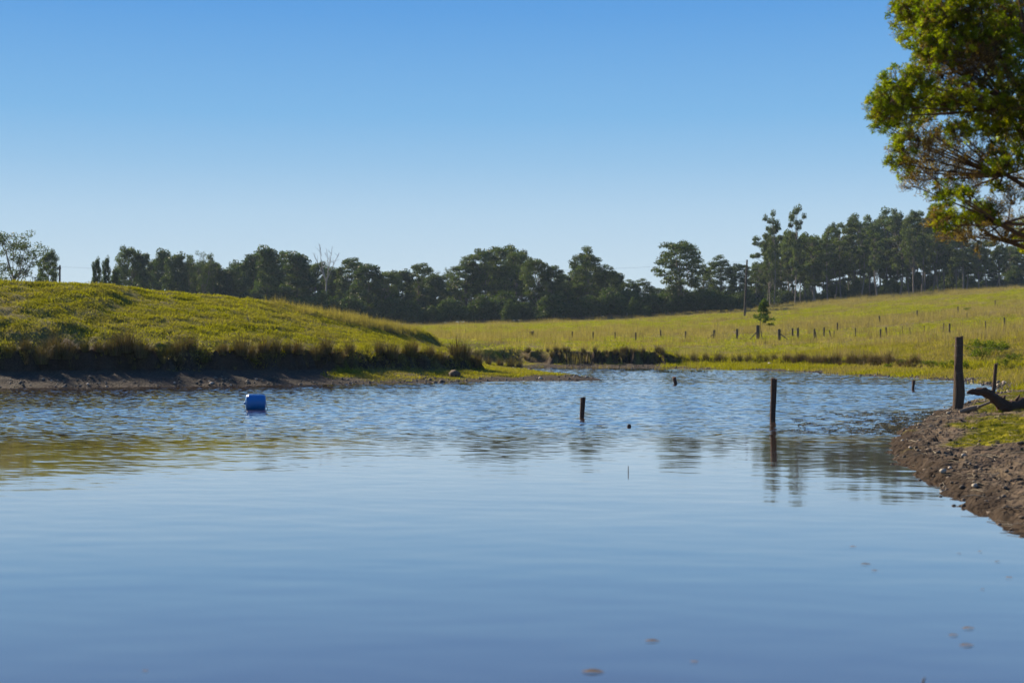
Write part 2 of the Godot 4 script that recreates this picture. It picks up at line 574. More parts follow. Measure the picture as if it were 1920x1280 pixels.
func make_tussocks() -> void:
	var r := rng(5)
	var meshes := [tussock_mesh(31, Color(0.17, 0.12, 0.075)), tussock_mesh(32, Color(0.11, 0.10, 0.035)), tussock_mesh(33, Color(0.2, 0.13, 0.075))]
	# (place along the picture, where it roots, size, kind)
	var left := [
		[18, 676, 0.9, 1], [48, 678, 0.8, 0], [78, 678, 1.2, 0], [104, 674, 1.55, 0], [126, 676, 1.15, 0], [160, 680, 0.75, 1], [186, 676, 0.7, 0], [216, 674, 1.35, 0], [236, 674, 1.5, 0], [266, 676, 1.25, 0],
		[320, 684, 0.7, 1], [338, 672, 1.15, 0], [360, 674, 1.05, 0], [384, 682, 0.6, 1], [418, 676, 0.8, 2], [452, 668, 1.2, 0], [470, 670, 1.0, 2], [494, 674, 0.95, 2], [516, 672, 1.0, 0], [540, 674, 0.75, 0], [560, 676, 0.9, 2],
		[592, 676, 1.1, 0], [612, 672, 1.15, 0], [636, 676, 1.0, 2], [656, 674, 0.9, 0], [690, 676, 0.85, 1], [712, 676, 1.0, 0], [736, 668, 1.2, 0], [768, 684, 0.9, 1], [774, 666, 1.05, 2],
		[806, 680, 0.85, 2], [826, 680, 1.0, 0], [856, 676, 1.45, 0], [872, 676, 1.3, 0], [896, 684, 0.9, 2], [916, 684, 0.9, 0], [938, 686, 1.0, 2], [958, 687, 1.2, 0], [974, 688, 0.9, 0]]
	for t in left:
		var p := spot(t[0], t[1], 50.0)
		var leaning: bool = t[2] > 1.12
		var o := put("grass_tussock", meshes[t[3]], M.tussock)
		tag(o, "tall dark bushy tussock rooted on the eroded lip of the dam wall" if leaning else "low brown tussock on the eroded lip of the dam wall", "tussock", "tall tussocks along the dam wall" if leaning else "low tussocks along the dam wall")
		o.position = p
		o.rotation.y = r.randf() * TAU
		var k: float = t[2]
		o.scale = Vector3(k * r.randf_range(0.85, 1.2), k * 0.92, k)
	for k in 38:
		var px := r.randf_range(982.0, 1244.0)
		var p := spot(px, r.randf_range(671.0, 679.0), 85.0)
		var o := put("grass_tussock", meshes[0 if k % 3 else 2], M.tussock)
		tag(o, "shaggy dark tussock overhanging the low scarp of the far shore", "tussock", "tussocks on the far scarp")
		o.position = p
		o.rotation.y = r.randf() * TAU
		o.scale = Vector3.ONE * r.randf_range(0.35, 0.75)
	for px in [1262, 1270, 1301, 1324, 1346, 1354, 1376, 1388, 1404, 1424, 1438, 1452]:
		var p := spot(px, r.randf_range(677.0, 681.0), 80.0)
		var o := put("grass_tussock", meshes[0], M.tussock)
		tag(o, "lone round dark tussock on the green shelf above the far shore", "tussock", "separate tussocks on the far shelf")
		o.position = p
		o.rotation.y = r.randf() * TAU
		o.scale = Vector3.ONE * r.randf_range(0.55, 0.95)
	for k in 44:
		var px := 1470.0 + 250.0 * (k + r.randf()) / 44.0
		var p := spot(px, lerpf(681.0, 690.0, (px - 1470.0) / 250.0) + r.randf_range(-4.0, 2.0), 62.0)
		var o := put("grass_tussock", meshes[2], M.tussock)
		tag(o, "reddish brown sedge clump in the thick belt along the curving far shore", "tussock", "sedge belt along the curving shore")
		o.position = p
		o.rotation.y = r.randf() * TAU
		o.scale = Vector3.ONE * r.randf_range(0.5, 1.0)

func make_lip() -> void:
	# shaggy growth hanging over the broken lip of both shores
	var r := rng(55)
	var places := []
	var tints := PackedColorArray()
	while places.size() < 620:
		var x := r.randf_range(-30.0, 13.0)
		var d := r.randf_range(55.0, 110.0)
		var off := shore_distance(x, d) - shelf_width(x, d)
		if off < 0.05 or off > 0.8 or absf(x) > 0.4 * d:
			continue
		var t := r.randf_range(0.7, 1.6)
		places.append(upright(ground(x, d), r.randf() * TAU, r.randf_range(0.18, 0.46), Vector3(0, 1, 0.35)))
		tints.append(Color(t, t * 0.97, t * 0.9))
	tag(scatter("overhanging_grass", tussock_mesh(35, Color(0.15, 0.12, 0.05), 70), M.tussock, places, tints), "shaggy olive-brown grass hanging over the broken lip of the shores", "grass", "", "stuff")

func stone_mesh(s: int, squash := 0.65) -> ArrayMesh:
	var r := rng(s)
	var sh := Shape.new()
	var rings := 5
	var sides := 8
	var nz := FastNoiseLite.new()
	nz.seed = s
	nz.frequency = 0.6
	for k in rings + 1:
		var a := PI * k / rings
		for j in sides:
			var b := TAU * j / sides
			var o := Vector3(sin(a) * cos(b), cos(a), sin(a) * sin(b))
			var m := 1.0 + 0.45 * nz.get_noise_3dv(o * 2.0)
			sh.v.append(Vector3(o.x * m, o.y * m * squash, o.z * m))
			sh.n.append(o)
			sh.c.append(Color.WHITE)
	for k in rings:
		for j in sides:
			var p := k * sides + j
			var q := k * sides + (j + 1) % sides
			sh.i.append_array([p, p + sides, q, q, p + sides, q + sides])
	return sh.mesh()

func make_stones() -> void:
	var r := rng(8)
	var places := []
	var tints := PackedColorArray()
	while places.size() < 2400:
		var k := r.randi_range(0, shore.size() - 1)
		var a := shore[k]
		var b := shore[(k + 1) % shore.size()]
		if a.y < 9.0 or b.y < 9.0 or a.y < 36.0 and r.randf() < 0.55 or r.randf() > a.distance_to(b) / 12.0:
			continue
		var p := a.lerp(b, r.randf()) + Vector2(r.randf_range(-1.0, 1.0), r.randf_range(-1.0, 1.0)) * (0.7 if a.y < 45.0 else 1.6)
		var s := shore_distance(p.x, p.y)
		if s < -0.25 or s > 1.5 or absf(p.x) > p.y * 0.45:
			continue
		var near := p.y < 45.0
		var size := r.randf_range(0.01, 0.032) if near else r.randf_range(0.02, 0.065)
		if r.randf() < 0.06:
			size *= 1.8
		var t := r.randf_range(0.06, 0.16)
		if r.randf() < 0.07:
			t = r.randf_range(0.3, 0.5)
		places.append(upright(ground(p.x, p.y) + Vector3(0, size * 0.2, 0), r.randf() * TAU, size, Vector3(r.randf_range(-0.3, 0.3), 1, r.randf_range(-0.3, 0.3))))
		tints.append(Color(t, t * 0.84, t * 0.68))
	var o := scatter("pebbles", stone_mesh(3), M.stone, places, tints)
	tag(o, "small brown and pale stones strewn along the water's edge", "pebbles", "", "stuff")
	# crumbled lumps of earth and dry litter over the mud bank
	var clods := []
	var tones := PackedColorArray()
	while clods.size() < 1000:
		var x := r.randf_range(4.4, 15.0)
		var d := r.randf_range(10.5, 40.0)
		var s := shore_distance(x, d)
		if s < 0.02 or s > 5.0 or x > 0.42 * d or r.randf() > 0.25 + 0.75 * smoothstep(-0.1, 0.35, lumps.get_noise_2d(x * 1.3, d * 1.3)):
			continue
		var size := 0.008 + 0.03 * pow(r.randf(), 3.0)
		var t := r.randf_range(0.06, 0.15)
		clods.append(Transform3D(Basis(Vector3.UP, r.randf() * TAU) * Basis.from_scale(Vector3(1.6, 0.9, 1.0) * size), ground(x, d) + Vector3(0, size * 0.2, 0)))
		tones.append(Color(t, t * 0.77, t * 0.58))
	tag(scatter("earth_crumbs", stone_mesh(9, 0.7), M.stone, clods, tones), "crumbled dark earth scattered over the mud bank", "earth", "", "stuff")
	var straws := []
	var straw_tones := PackedColorArray()
	var straw := Shape.new()
	straw.tube(PackedVector3Array([Vector3(-0.09, 0, 0), Vector3(0, 0.012, 0.01), Vector3(0.09, 0.004, -0.008)]), PackedFloat32Array([0.002, 0.003, 0.002]), 4, Color.WHITE)
	while straws.size() < 900:
		var x := r.randf_range(4.4, 15.0)
		var d := r.randf_range(10.5, 42.0)
		var s := shore_distance(x, d)
		if s < 0.0 or s > 5.0 or x > 0.42 * d:
			continue
		var t := r.randf_range(0.1, 0.36)
		straws.append(Transform3D(Basis(Vector3.UP, r.randf() * TAU).scaled(Vector3.ONE * r.randf_range(0.6, 1.8)), ground(x, d) + Vector3(0, 0.008, 0)))
		straw_tones.append(Color(t, t * 0.85, t * 0.6))
	tag(scatter("straw_litter", straw.mesh(), M.stone, straws, straw_tones), "bits of straw and twig littering the mud bank", "litter", "", "stuff")
	# clods that can be told apart
	for a in [[853, 706, 0.3, "brown earth clod standing on the flat below the tussocks"], [1443, 684, 0.17, "pale stone lying on the far shelf"], [1768, 886, 0.045, "pale rounded stone sunk in the mud bank"], [1828, 918, 0.035, "small white stone on the mud bank"], [1692, 828, 0.03, "little white stone at the tip of the mud bank"], [1806, 856, 0.035, "tiny white chip on the mud bank beside grass"], [1778, 776, 0.05, "white stone beside the foot of the thick post"]]:
		var sh := stone_mesh(50 + int(a[0]) % 40, 0.75)
		var m := put("stone", sh, tinted(Color(0.10, 0.07, 0.05) if "earth" in a[3] else Color(0.33, 0.30, 0.25)))
		tag(m, a[3], "stone")
		m.position = spot(a[0], a[1], 10.0) + Vector3(0, a[2] * 0.25, 0)
		m.scale = Vector3.ONE * a[2]
		m.rotation.y = a[0]

func tinted(c: Color, rough := 0.9) -> StandardMaterial3D:
	var m := StandardMaterial3D.new()
	m.albedo_color = c.linear_to_srgb()
	m.roughness = rough
	m.metallic_specular = 0.3
	return m

# ------------------------------------------------------------------ trees
func cluster(sh: Shape, r: RandomNumberGenerator, at: Vector3, size: Vector3, count: int, leaf: float, col: Color, droop := 0.3) -> void:
	for k in count:
		var o := Vector3(r.randfn(), r.randfn(), r.randfn()).normalized() * pow(r.randf(), 0.45)
		if o.y < 0.0:
			o.y *= 0.55
		var p := at + o * size
		var a := Vector3(r.randfn(), r.randfn() - droop * 2.0, r.randfn()).normalized() * leaf * r.randf_range(0.6, 1.4)
		var b := a.cross(Vector3(r.randfn(), r.randfn(), r.randfn())).normalized() * leaf * r.randf_range(0.25, 0.5)
		var t := r.randf_range(0.6, 1.35)
		sh.tri(p - b, p + b, p + a, Color(col.r * t, col.g * t * r.randf_range(0.93, 1.07), col.b * t))

func bough(sh: Shape, r: RandomNumberGenerator, from: Vector3, to: Vector3, r0: float, r1: float, col: Color, sag := 0.08, sides := 5) -> void:
	var pts := PackedVector3Array()
	var rad := PackedFloat32Array()
	var mid := (from + to) * 0.5 + Vector3(r.randfn() * 0.6, -sag * from.distance_to(to), r.randfn() * 0.6) * 0.12 * from.distance_to(to)
	for k in 6:
		var t := k / 5.0
		pts.append(from.lerp(mid, t).lerp(mid.lerp(to, t), t))
		rad.append(lerpf(r0, r1, t))
	sh.tube(pts, rad, sides, col)

# kinds: dome gum, tall gum, casuarina, bush, airy gum
func tree_meshes(kind: String, s: int) -> Array:
	var r := rng(s)
	var wood := Shape.new()
	var crown := Shape.new()
	var bark := Color(0.16, 0.14, 0.12) if kind != "casuarina" else Color(0.09, 0.075, 0.06)
	var green := Color(0.108, 0.122, 0.044)
	var H := 18.0
	match kind:
		"dome":
			bough(wood, r, Vector3(0, -0.5, 0), Vector3(0.3, 10.5, 0), 0.36, 0.16, bark)
			var skew := Vector3(r.randf_range(-0.8, 0.8), 0, r.randf_range(-0.8, 0.8))
			for k in 50:
				var up := 1.0 - 1.75 * (k + 0.5) / 50.0
				var a := k * 2.4 + r.randf() * 0.6
				var ring := sqrt(1.0 - up * up)
				var deep := r.randf_range(0.62, 1.06)
				var end := Vector3(cos(a) * ring * 4.3, 10.6 + up * 6.2, sin(a) * ring * 4.3) * Vector3(deep, 1.0, deep) + skew * up
				end.y = lerpf(10.0, end.y, r.randf_range(0.78, 1.03))
				if k % 2 == 0:
					bough(wood, r, Vector3(0.2, clampf(end.y - 5.0, 3.5, 9.5), 0), end, 0.1, 0.03, bark, 0.0, 4)
				var big := r.randf_range(0.8, 1.25)
				cluster(crown, r, end, Vector3(1.35, 0.9, 1.35) * big, int(190 * big), 0.36, green * r.randf_range(0.65, 1.4))
		"tall":
			var lean := Vector3(r.randfn() * 0.6, 0, r.randfn() * 0.6)
			bough(wood, r, Vector3(0, -0.5, 0), lean + Vector3(0, 15.5, 0), 0.25, 0.08, bark, 0.0, 6)
			for k in 26:
				var t := 0.34 + 0.66 * (k + r.randf() * 0.8) / 26.0
				var from := (lean * t) + Vector3(0, 15.3 * t, 0)
				var a := k * 2.4 + r.randf() * 1.2
				var reach := lerpf(1.5, 3.3, smoothstep(0.4, 0.9, t)) * r.randf_range(0.25, 1.1)
				var end := from + Vector3(cos(a) * reach, r.randf_range(0.2, 1.9) - reach * 0.22, sin(a) * reach)
				bough(wood, r, from - Vector3(0, 1.2, 0), end, 0.06, 0.02, bark, 0.0, 4)
				var big := r.randf_range(0.7, 1.2)
				cluster(crown, r, end, Vector3(1.05, 0.75, 1.05) * big, int(190 * big), 0.33, green * r.randf_range(0.65, 1.4))
		"casuarina":
			bough(wood, r, Vector3(0, -0.5, 0), Vector3(0.2, 16.0, 0), 0.28, 0.05, bark)
			for k in 40:
				var t := 0.12 + 0.86 * k / 40.0
				var a := k * 2.4 + r.randf()
				var reach := (3.7 * pow(1.0 - t, 0.55) + 0.5) * r.randf_range(0.55, 1.1)
				var from := Vector3(0, 15.5 * t, 0)
				var end := from + Vector3(cos(a) * reach, reach * 0.45 + 0.5, sin(a) * reach)
				bough(wood, r, from, end, 0.06, 0.02, bark, 0.0, 4)
				cluster(crown, r, end, Vector3(1.25, 1.15, 1.25) * r.randf_range(0.8, 1.2), 200, 0.42, Color(0.088, 0.105, 0.05), 0.0)
		"bush":
			for k in 26:
				var a := k * 2.4
				var o := Vector3(cos(a), 0, sin(a)) * 2.9 * sqrt((k + 0.5) / 26.0) * r.randf_range(0.8, 1.15)
				var top := 6.2 * sqrt(maxf(0.05, 1.0 - o.length_squared() / 11.5)) * r.randf_range(0.75, 1.05)
				bough(wood, r, Vector3(o.x * 0.15, -0.3, o.z * 0.15), Vector3(o.x, top, o.z), 0.07, 0.02, bark, 0.0, 4)
				for q in 3:
					cluster(crown, r, Vector3(o.x, lerpf(0.6, top, (q + 0.7) / 3.0), o.z) + Vector3(r.randfn(), 0, r.randfn()) * 0.3, Vector3(1.0, 0.9, 1.0), 110, 0.34, Color(0.085, 0.105, 0.034), 0.1)
		"airy":
			bough(wood, r, Vector3(0, -0.5, 0), Vector3(0.4, 9.0, 0), 0.26, 0.16, bark)
			for k in 12:
				var a := k * 2.4 + r.randf()
				var reach := r.randf_range(1.4, 4.4)
				var end := Vector3(cos(a) * reach, r.randf_range(8.5, 16.5) - reach * 0.5, sin(a) * reach)
				bough(wood, r, Vector3(0.3, r.randf_range(3.5, 8.5), 0), end, 0.12, 0.04, bark)
				for q in 6:
					var e2 := end + Vector3(r.randfn() * 1.1, r.randf_range(-1.6, 1.2), r.randfn() * 1.1)
					bough(wood, r, end - Vector3(0, 0.6, 0), e2, 0.045, 0.015, bark, 0.0, 4)
					cluster(crown, r, e2, Vector3(0.9, 0.75, 0.9), 62, 0.26, green)
	return [wood.mesh(), crown.mesh()]

func make_tree(m: Array, p: Vector3, tall: float, wide: float, turn: float, called: String, label: String, group := "", native := 17.6) -> void:
	var t := thing(called, label, "bush" if called.ends_with("bush") else "tree", p, group)
	put("trunk", m[0], M.bark, t)
	put("crown", m[1], M.foliage, t)
	t.rotation.y = turn
	t.scale = Vector3(wide, tall / native, wide)

func make_trees() -> void:
	var r := rng(1234)
	var kinds := {}
	for a in [["dome", 3], ["tall", 5], ["casuarina", 3], ["bush", 3], ["airy", 2]]:
		kinds[a[0]] = []
		for k in a[1]:
			kinds[a[0]].append(tree_meshes(a[0], 100 + 17 * k + a[0].length()))
	# single trees that stand out on the skyline: place, top, width, depth, kind, name, label
	var single := [
		[28, 422, 112, 205, "airy", "gum_tree", "airy gum tree with open branches rising behind the dam wall crest"],
		[-60, 440, 100, 215, "airy", "gum_tree", "second open gum tree half out of view behind the dam wall"],
		[88, 470, 48, 210, "dome", "gum_tree", "small bushy tree beside a slender pole behind the dam wall"],
		[181, 481, 26, 230, "casuarina", "casuarina_tree", "slim pointed casuarina standing by a twin behind the dam wall"],
		[199, 479, 24, 236, "casuarina", "casuarina_tree", "slender dark casuarina, the taller of twins behind the dam wall"],
		[216, 500, 26, 240, "casuarina", "casuarina_tree", "short casuarina beside the slender twins"],
		[1103, 470, 78, 312, "dome", "gum_tree", "umbrella-crowned gum with lacy open top above the thicket"],
		[1275, 452, 104, 300, "dome", "gum_tree", "big round-crowned gum on a single dark trunk by the paddock"],
		[1352, 484, 66, 318, "dome", "gum_tree", "broad gum tree beside the round-crowned one"],
		[1318, 500, 40, 322, "dome", "gum_tree", "smaller gum between the round-crowned tree and the broad one"],
		[1451, 398, 34, 318, "tall", "gum_tree", "tall thin gum with tufted top, first of a lofty pair"],
		[1490, 388, 40, 322, "tall", "gum_tree", "tallest thin gum rising over the wood's edge"],
	]
	for a in single:
		plant(kinds, r, a[0], a[1], a[2], a[3], a[4], a[5], a[6])
	# the belt of trees behind the paddock: place, top, width, kind
	var belt := [
		[246, 464, 62, "dome"], [268, 470, 50, "casuarina"], [306, 463, 52, "casuarina"], [330, 472, 62, "casuarina"], [352, 486, 60, "dome"], [384, 464, 46, "airy"], [400, 492, 60, "dome"], [424, 500, 64, "casuarina"],
		[452, 488, 70, "casuarina"], [476, 470, 70, "casuarina"], [503, 459, 66, "casuarina"], [532, 474, 78, "dome"], [558, 470, 80, "casuarina"], [590, 492, 62, "dome"], [626, 500, 60, "casuarina"], [656, 486, 72, "dome"], [690, 492, 76, "casuarina"],
		[722, 508, 70, "dome"], [752, 504, 64, "casuarina"], [786, 496, 74, "dome"], [818, 512, 62, "casuarina"], [838, 498, 44, "airy"], [872, 488, 84, "dome"], [908, 470, 84, "dome"], [944, 460, 92, "dome"], [968, 470, 72, "dome"], [1010, 486, 74, "dome"], [1036, 500, 60, "dome"],
		[1062, 514, 60, "dome"], [1086, 500, 60, "airy"], [1136, 502, 62, "dome"], [1152, 506, 50, "casuarina"], [1180, 528, 54, "dome"], [1206, 526, 56, "dome"], [1238, 540, 50, "dome"], [1386, 496, 50, "dome"]]
	for a in belt:
		var side: float = signf(a[0] - 612.0)
		var nth := 1 + belt.filter(func(b): return b[3] == a[3] and signf(b[0] - 612.0) == side and absf(b[0] - 612.0) < absf(a[0] - 612.0)).size()
		var looks: String = {"dome": "rounded gum", "casuarina": "dark shaggy casuarina", "airy": "thin open tree"}[a[3]]
		var label := "%s %s of the belt from the dead tree towards the %s" % [ORDINAL[nth], looks, "dam wall" if side < 0.0 else "power pole"]
		plant(kinds, r, a[0], a[1], a[2] * 1.05, r.randf_range(300.0, 340.0), a[3], "casuarina_tree" if a[3] == "casuarina" else "gum_tree", label, a[3] + " trees of the belt")
	# a second row that closes the belt
	for k in 30:
		var px := 225.0 + 1010.0 * (k + r.randf()) / 30.0
		var kind := "casuarina" if px < 760.0 and k % 2 else "dome"
		plant(kinds, r, px, sky_line(px) + r.randf_range(14.0, 40.0), r.randf_range(60.0, 84.0), r.randf_range(335.0, 365.0), kind, "casuarina_tree" if kind == "casuarina" else "gum_tree", "lower %s in the back row of the belt" % ("casuarina" if kind == "casuarina" else "gum"), "back row of the belt, " + kind)
	for k in 36:
		var px := 560.0 + 860.0 * (k + r.randf()) / 36.0
		var d := r.randf_range(318.0, 330.0)
		var tall := r.randf_range(3.0, 5.5)
		make_tree(kinds.bush[k % 3], ground((px - 960.0) / FOCAL * d, d), tall, tall / 6.4 * r.randf_range(1.2, 1.6), r.randf() * TAU, "understorey_bush", "shaded bush deep inside the tree belt", "bushes deep inside the belt", 6.4)
	# bushes at the foot of the belt
	for k in 58:
		var px := 205.0 + 1190.0 * (k + r.randf()) / 58.0
		var x := (px - 960.0) / FOCAL * 300.0
		var d := r.randf_range(296.0, 312.0)
		var p := ground(x * d / 300.0, d)
		var tall := r.randf_range(3.0, 7.0)
		make_tree(kinds.bush[k % 3], p, tall, tall / 6.4 * r.randf_range(1.0, 1.4), r.randf() * TAU, "understorey_bush", "dark leafy bush at the foot of the tree belt", "bushes at the foot of the belt", 6.4)
	for a in [[957, 560, 34, "pale green young bush standing in front of the tree belt"], [1187, 556, 22, "narrow pale bush at the paddock edge below the umbrella gum"], [1210, 575, 22, "low pale bush at the paddock edge"], [605, 545, 70, "spreading grey-green bush in front of the dark belt, below the dead tree"]]:
		var d := 292.0
		var p := ground((a[0] - 960.0) / FOCAL * d, d)
		var tall: float = EYE + (645.0 - a[1]) / FOCAL * d - p.y
		make_tree(kinds.bush[0], p, tall, a[2] * d / FOCAL / 6.6, 1.0, "young_bush", a[3], "", 6.4)
	# the tall wood on the rise
	for k in 98:
		var px := 1405.0 + 640.0 * (k + r.randf()) / 98.0
		var low := r.randf_range(-6.0, 22.0) if k % 3 else r.randf_range(20.0, 90.0)
		plant(kinds, r, px, sky_line(px) + low, r.randf_range(36.0, 66.0), r.randf_range(318.0, 376.0), "dome" if k % 6 == 5 else "tall", "gum_tree", "broad-crowned gum among slimmer ones in the wood on the rise" if k % 6 == 5 else ("tall slim gum topping the canopy of the wood on the rise" if k % 3 else "shorter slim gum under the canopy of the wood on the rise"), "broad gums of the wood" if k % 6 == 5 else ("canopy gums of the wood" if k % 3 else "lower gums of the wood"))
	for k in 52:
		var px := 1400.0 + 620.0 * (k + r.randf()) / 52.0
		var d := r.randf_range(336.0, 372.0)
		make_tree(kinds.bush[k % 3], ground((px - 960.0) / FOCAL * d, d), r.randf_range(2.5, 7.5), r.randf_range(0.6, 1.1), r.randf() * TAU, "understorey_bush", "shaded bush among the trunks of the wood on the rise", "bushes inside the wood", 6.4)
	dead_tree()
	sapling()

func sky_line(px: float) -> float:
	return line([[205, 492], [262, 464], [300, 466], [350, 480], [390, 470], [425, 498], [470, 474], [503, 460], [560, 472], [620, 490], [690, 492], [735, 512], [785, 498], [815, 510], [870, 488], [908, 470], [944, 461], [985, 488], [1010, 488], [1055, 518], [1105, 472], [1150, 505], [1175, 530], [1235, 545], [1395, 500], [1425, 470], [1445, 420], [1500, 420], [1530, 425], [1565, 408], [1590, 406], [1640, 402], [1700, 394], [1745, 400], [1790, 420], [1860, 446], [1920, 455], [2060, 470]], px)

func plant(kinds: Dictionary, r: RandomNumberGenerator, px: float, top: float, width: float, d: float, kind: String, called: String, label: String, group := "") -> void:
	var p := ground((px - 960.0) / FOCAL * d, d)
	var tall := EYE + (645.0 - top) / FOCAL * d - p.y
	var own: float = {"dome": 10.8, "tall": 7.4, "casuarina": 8.0, "airy": 9.5, "bush": 6.6}[kind]
	var m: Array = kinds[kind][r.randi_range(0, kinds[kind].size() - 1)]
	make_tree(m, p, tall, width * d / FOCAL / own, r.randf() * TAU, called, label, group, {"dome": 16.5, "tall": 16.6, "casuarina": 17.0, "airy": 16.2, "bush": 6.4}[kind])

func dead_tree() -> void:
	var r := rng(61)
	var d := 296.0
	var p := ground((612.0 - 960.0) / FOCAL * d, d)
	var tall := EYE + (645.0 - 458.0) / FOCAL * d - p.y
	var t := thing("dead_tree", "leafless grey dead tree poking above the belt", "tree", p)
	var sh := Shape.new()
	var grey := Color(0.3, 0.27, 0.24)
	var low := Vector3(0, tall * 0.55, 0)
	bough(sh, r, Vector3(0, -0.4, 0), low, 0.28, 0.16, grey)
	put("trunk", sh.mesh(), M.bark, t)
	for e in [Vector3(-1.4, tall, 0.3), Vector3(1.2, tall * 0.98, -0.4), Vector3(-2.9, tall * 0.9, -0.8), Vector3(2.8, tall * 0.9, 0.7), Vector3(0.2, tall * 0.93, 1.2)]:
		var b := Shape.new()
		bough(b, r, low, e, 0.12, 0.03, grey)
		for q in 5:
			var f := low.lerp(e, r.randf_range(0.4, 0.9))
			bough(b, r, f, f + Vector3(r.randfn() * 0.8, r.randf_range(0.6, 1.7), r.randfn() * 0.8), 0.045, 0.015, grey, 0.0, 4)
		put("branch", b.mesh(), M.bark, t)

func sapling() -> void:
	var r := rng(62)
	var p := spot(1432, 640, 110.0)
	var d := -p.z
	var tall := 76.0 / FOCAL * d
	var t := thing("young_conifer", "spindly young conifer with tiered branches beside the paddock fence", "tree", p)
	var sh := Shape.new()
	bough(sh, r, Vector3(0, -0.2, 0), Vector3(0.02, tall, 0), 0.055, 0.012, Color(0.09, 0.07, 0.055), 0.0, 6)
	put("trunk", sh.mesh(), M.bark, t)
	var w := Shape.new()
	var c := Shape.new()
	for k in 30:
		var up := 0.4 + 0.6 * k / 30.0
		var turn := k * 2.4 + r.randf() * 0.8
		var reach := (1.15 if k < 8 else 0.95 * (1.25 - up)) * r.randf_range(0.55, 1.1) * tall / 4.0
		var from := Vector3(0, tall * up, 0)
		var end := from + Vector3(cos(turn) * reach, reach * r.randf_range(0.05, 0.7), sin(turn) * reach)
		bough(w, r, from, end, 0.014, 0.005, Color(0.09, 0.07, 0.055), 0.3, 4)
		for q in 3:
			cluster(c, r, from.lerp(end, 0.5 + 0.25 * q) + Vector3(r.randfn(), r.randfn(), r.randfn()) * 0.06, Vector3(0.2, 0.16, 0.2) * r.randf_range(0.7, 1.4), 40, 0.12, Color(0.11, 0.145, 0.03), -0.4)
	put("branches", w.mesh(), M.bark, t)
	put("crown", c.mesh(), M.foliage, t)

# the big tree over the right bank: only its outer boughs reach into the picture
func sprig_mesh(s: int, col: Color, leaves: int, length: float, leaf: float) -> ArrayMesh:
	var r := rng(s)
	var sh := Shape.new()
	var bark := Color(0.10, 0.065, 0.045)
	for q in 3:
		var a := q * 2.1 + r.randf()
		var end := Vector3(cos(a) * 0.35, 1.0, sin(a) * 0.35) * length * r.randf_range(0.7, 1.0)
		sh.tube(PackedVector3Array([Vector3.ZERO, end * 0.5 + Vector3(0.01, 0, 0.01), end]), PackedFloat32Array([0.004, 0.003, 0.0015]), 3, bark, 0.0, null, false)
		for k in leaves:
			var t := 0.35 + 0.65 * sqrt((k + 0.5) / leaves)
			var p := end * t
			var b := k * 2.4 + r.randf()
			var dir := (Vector3(cos(b), r.randf_range(0.1, 1.1), sin(b))).normalized() * leaf * r.randf_range(0.7, 1.25)
			var side := dir.cross(Vector3(r.randfn(), r.randfn(), r.randfn())).normalized() * leaf * 0.19
			var g := r.randf_range(0.65, 1.3)
			var c := Color(col.r * g, col.g * g, col.b * g)
			sh.tri(p, p + dir * 0.5 + side, p + dir, c)
			sh.tri(p, p + dir, p + dir * 0.5 - side, c)
	return sh.mesh()

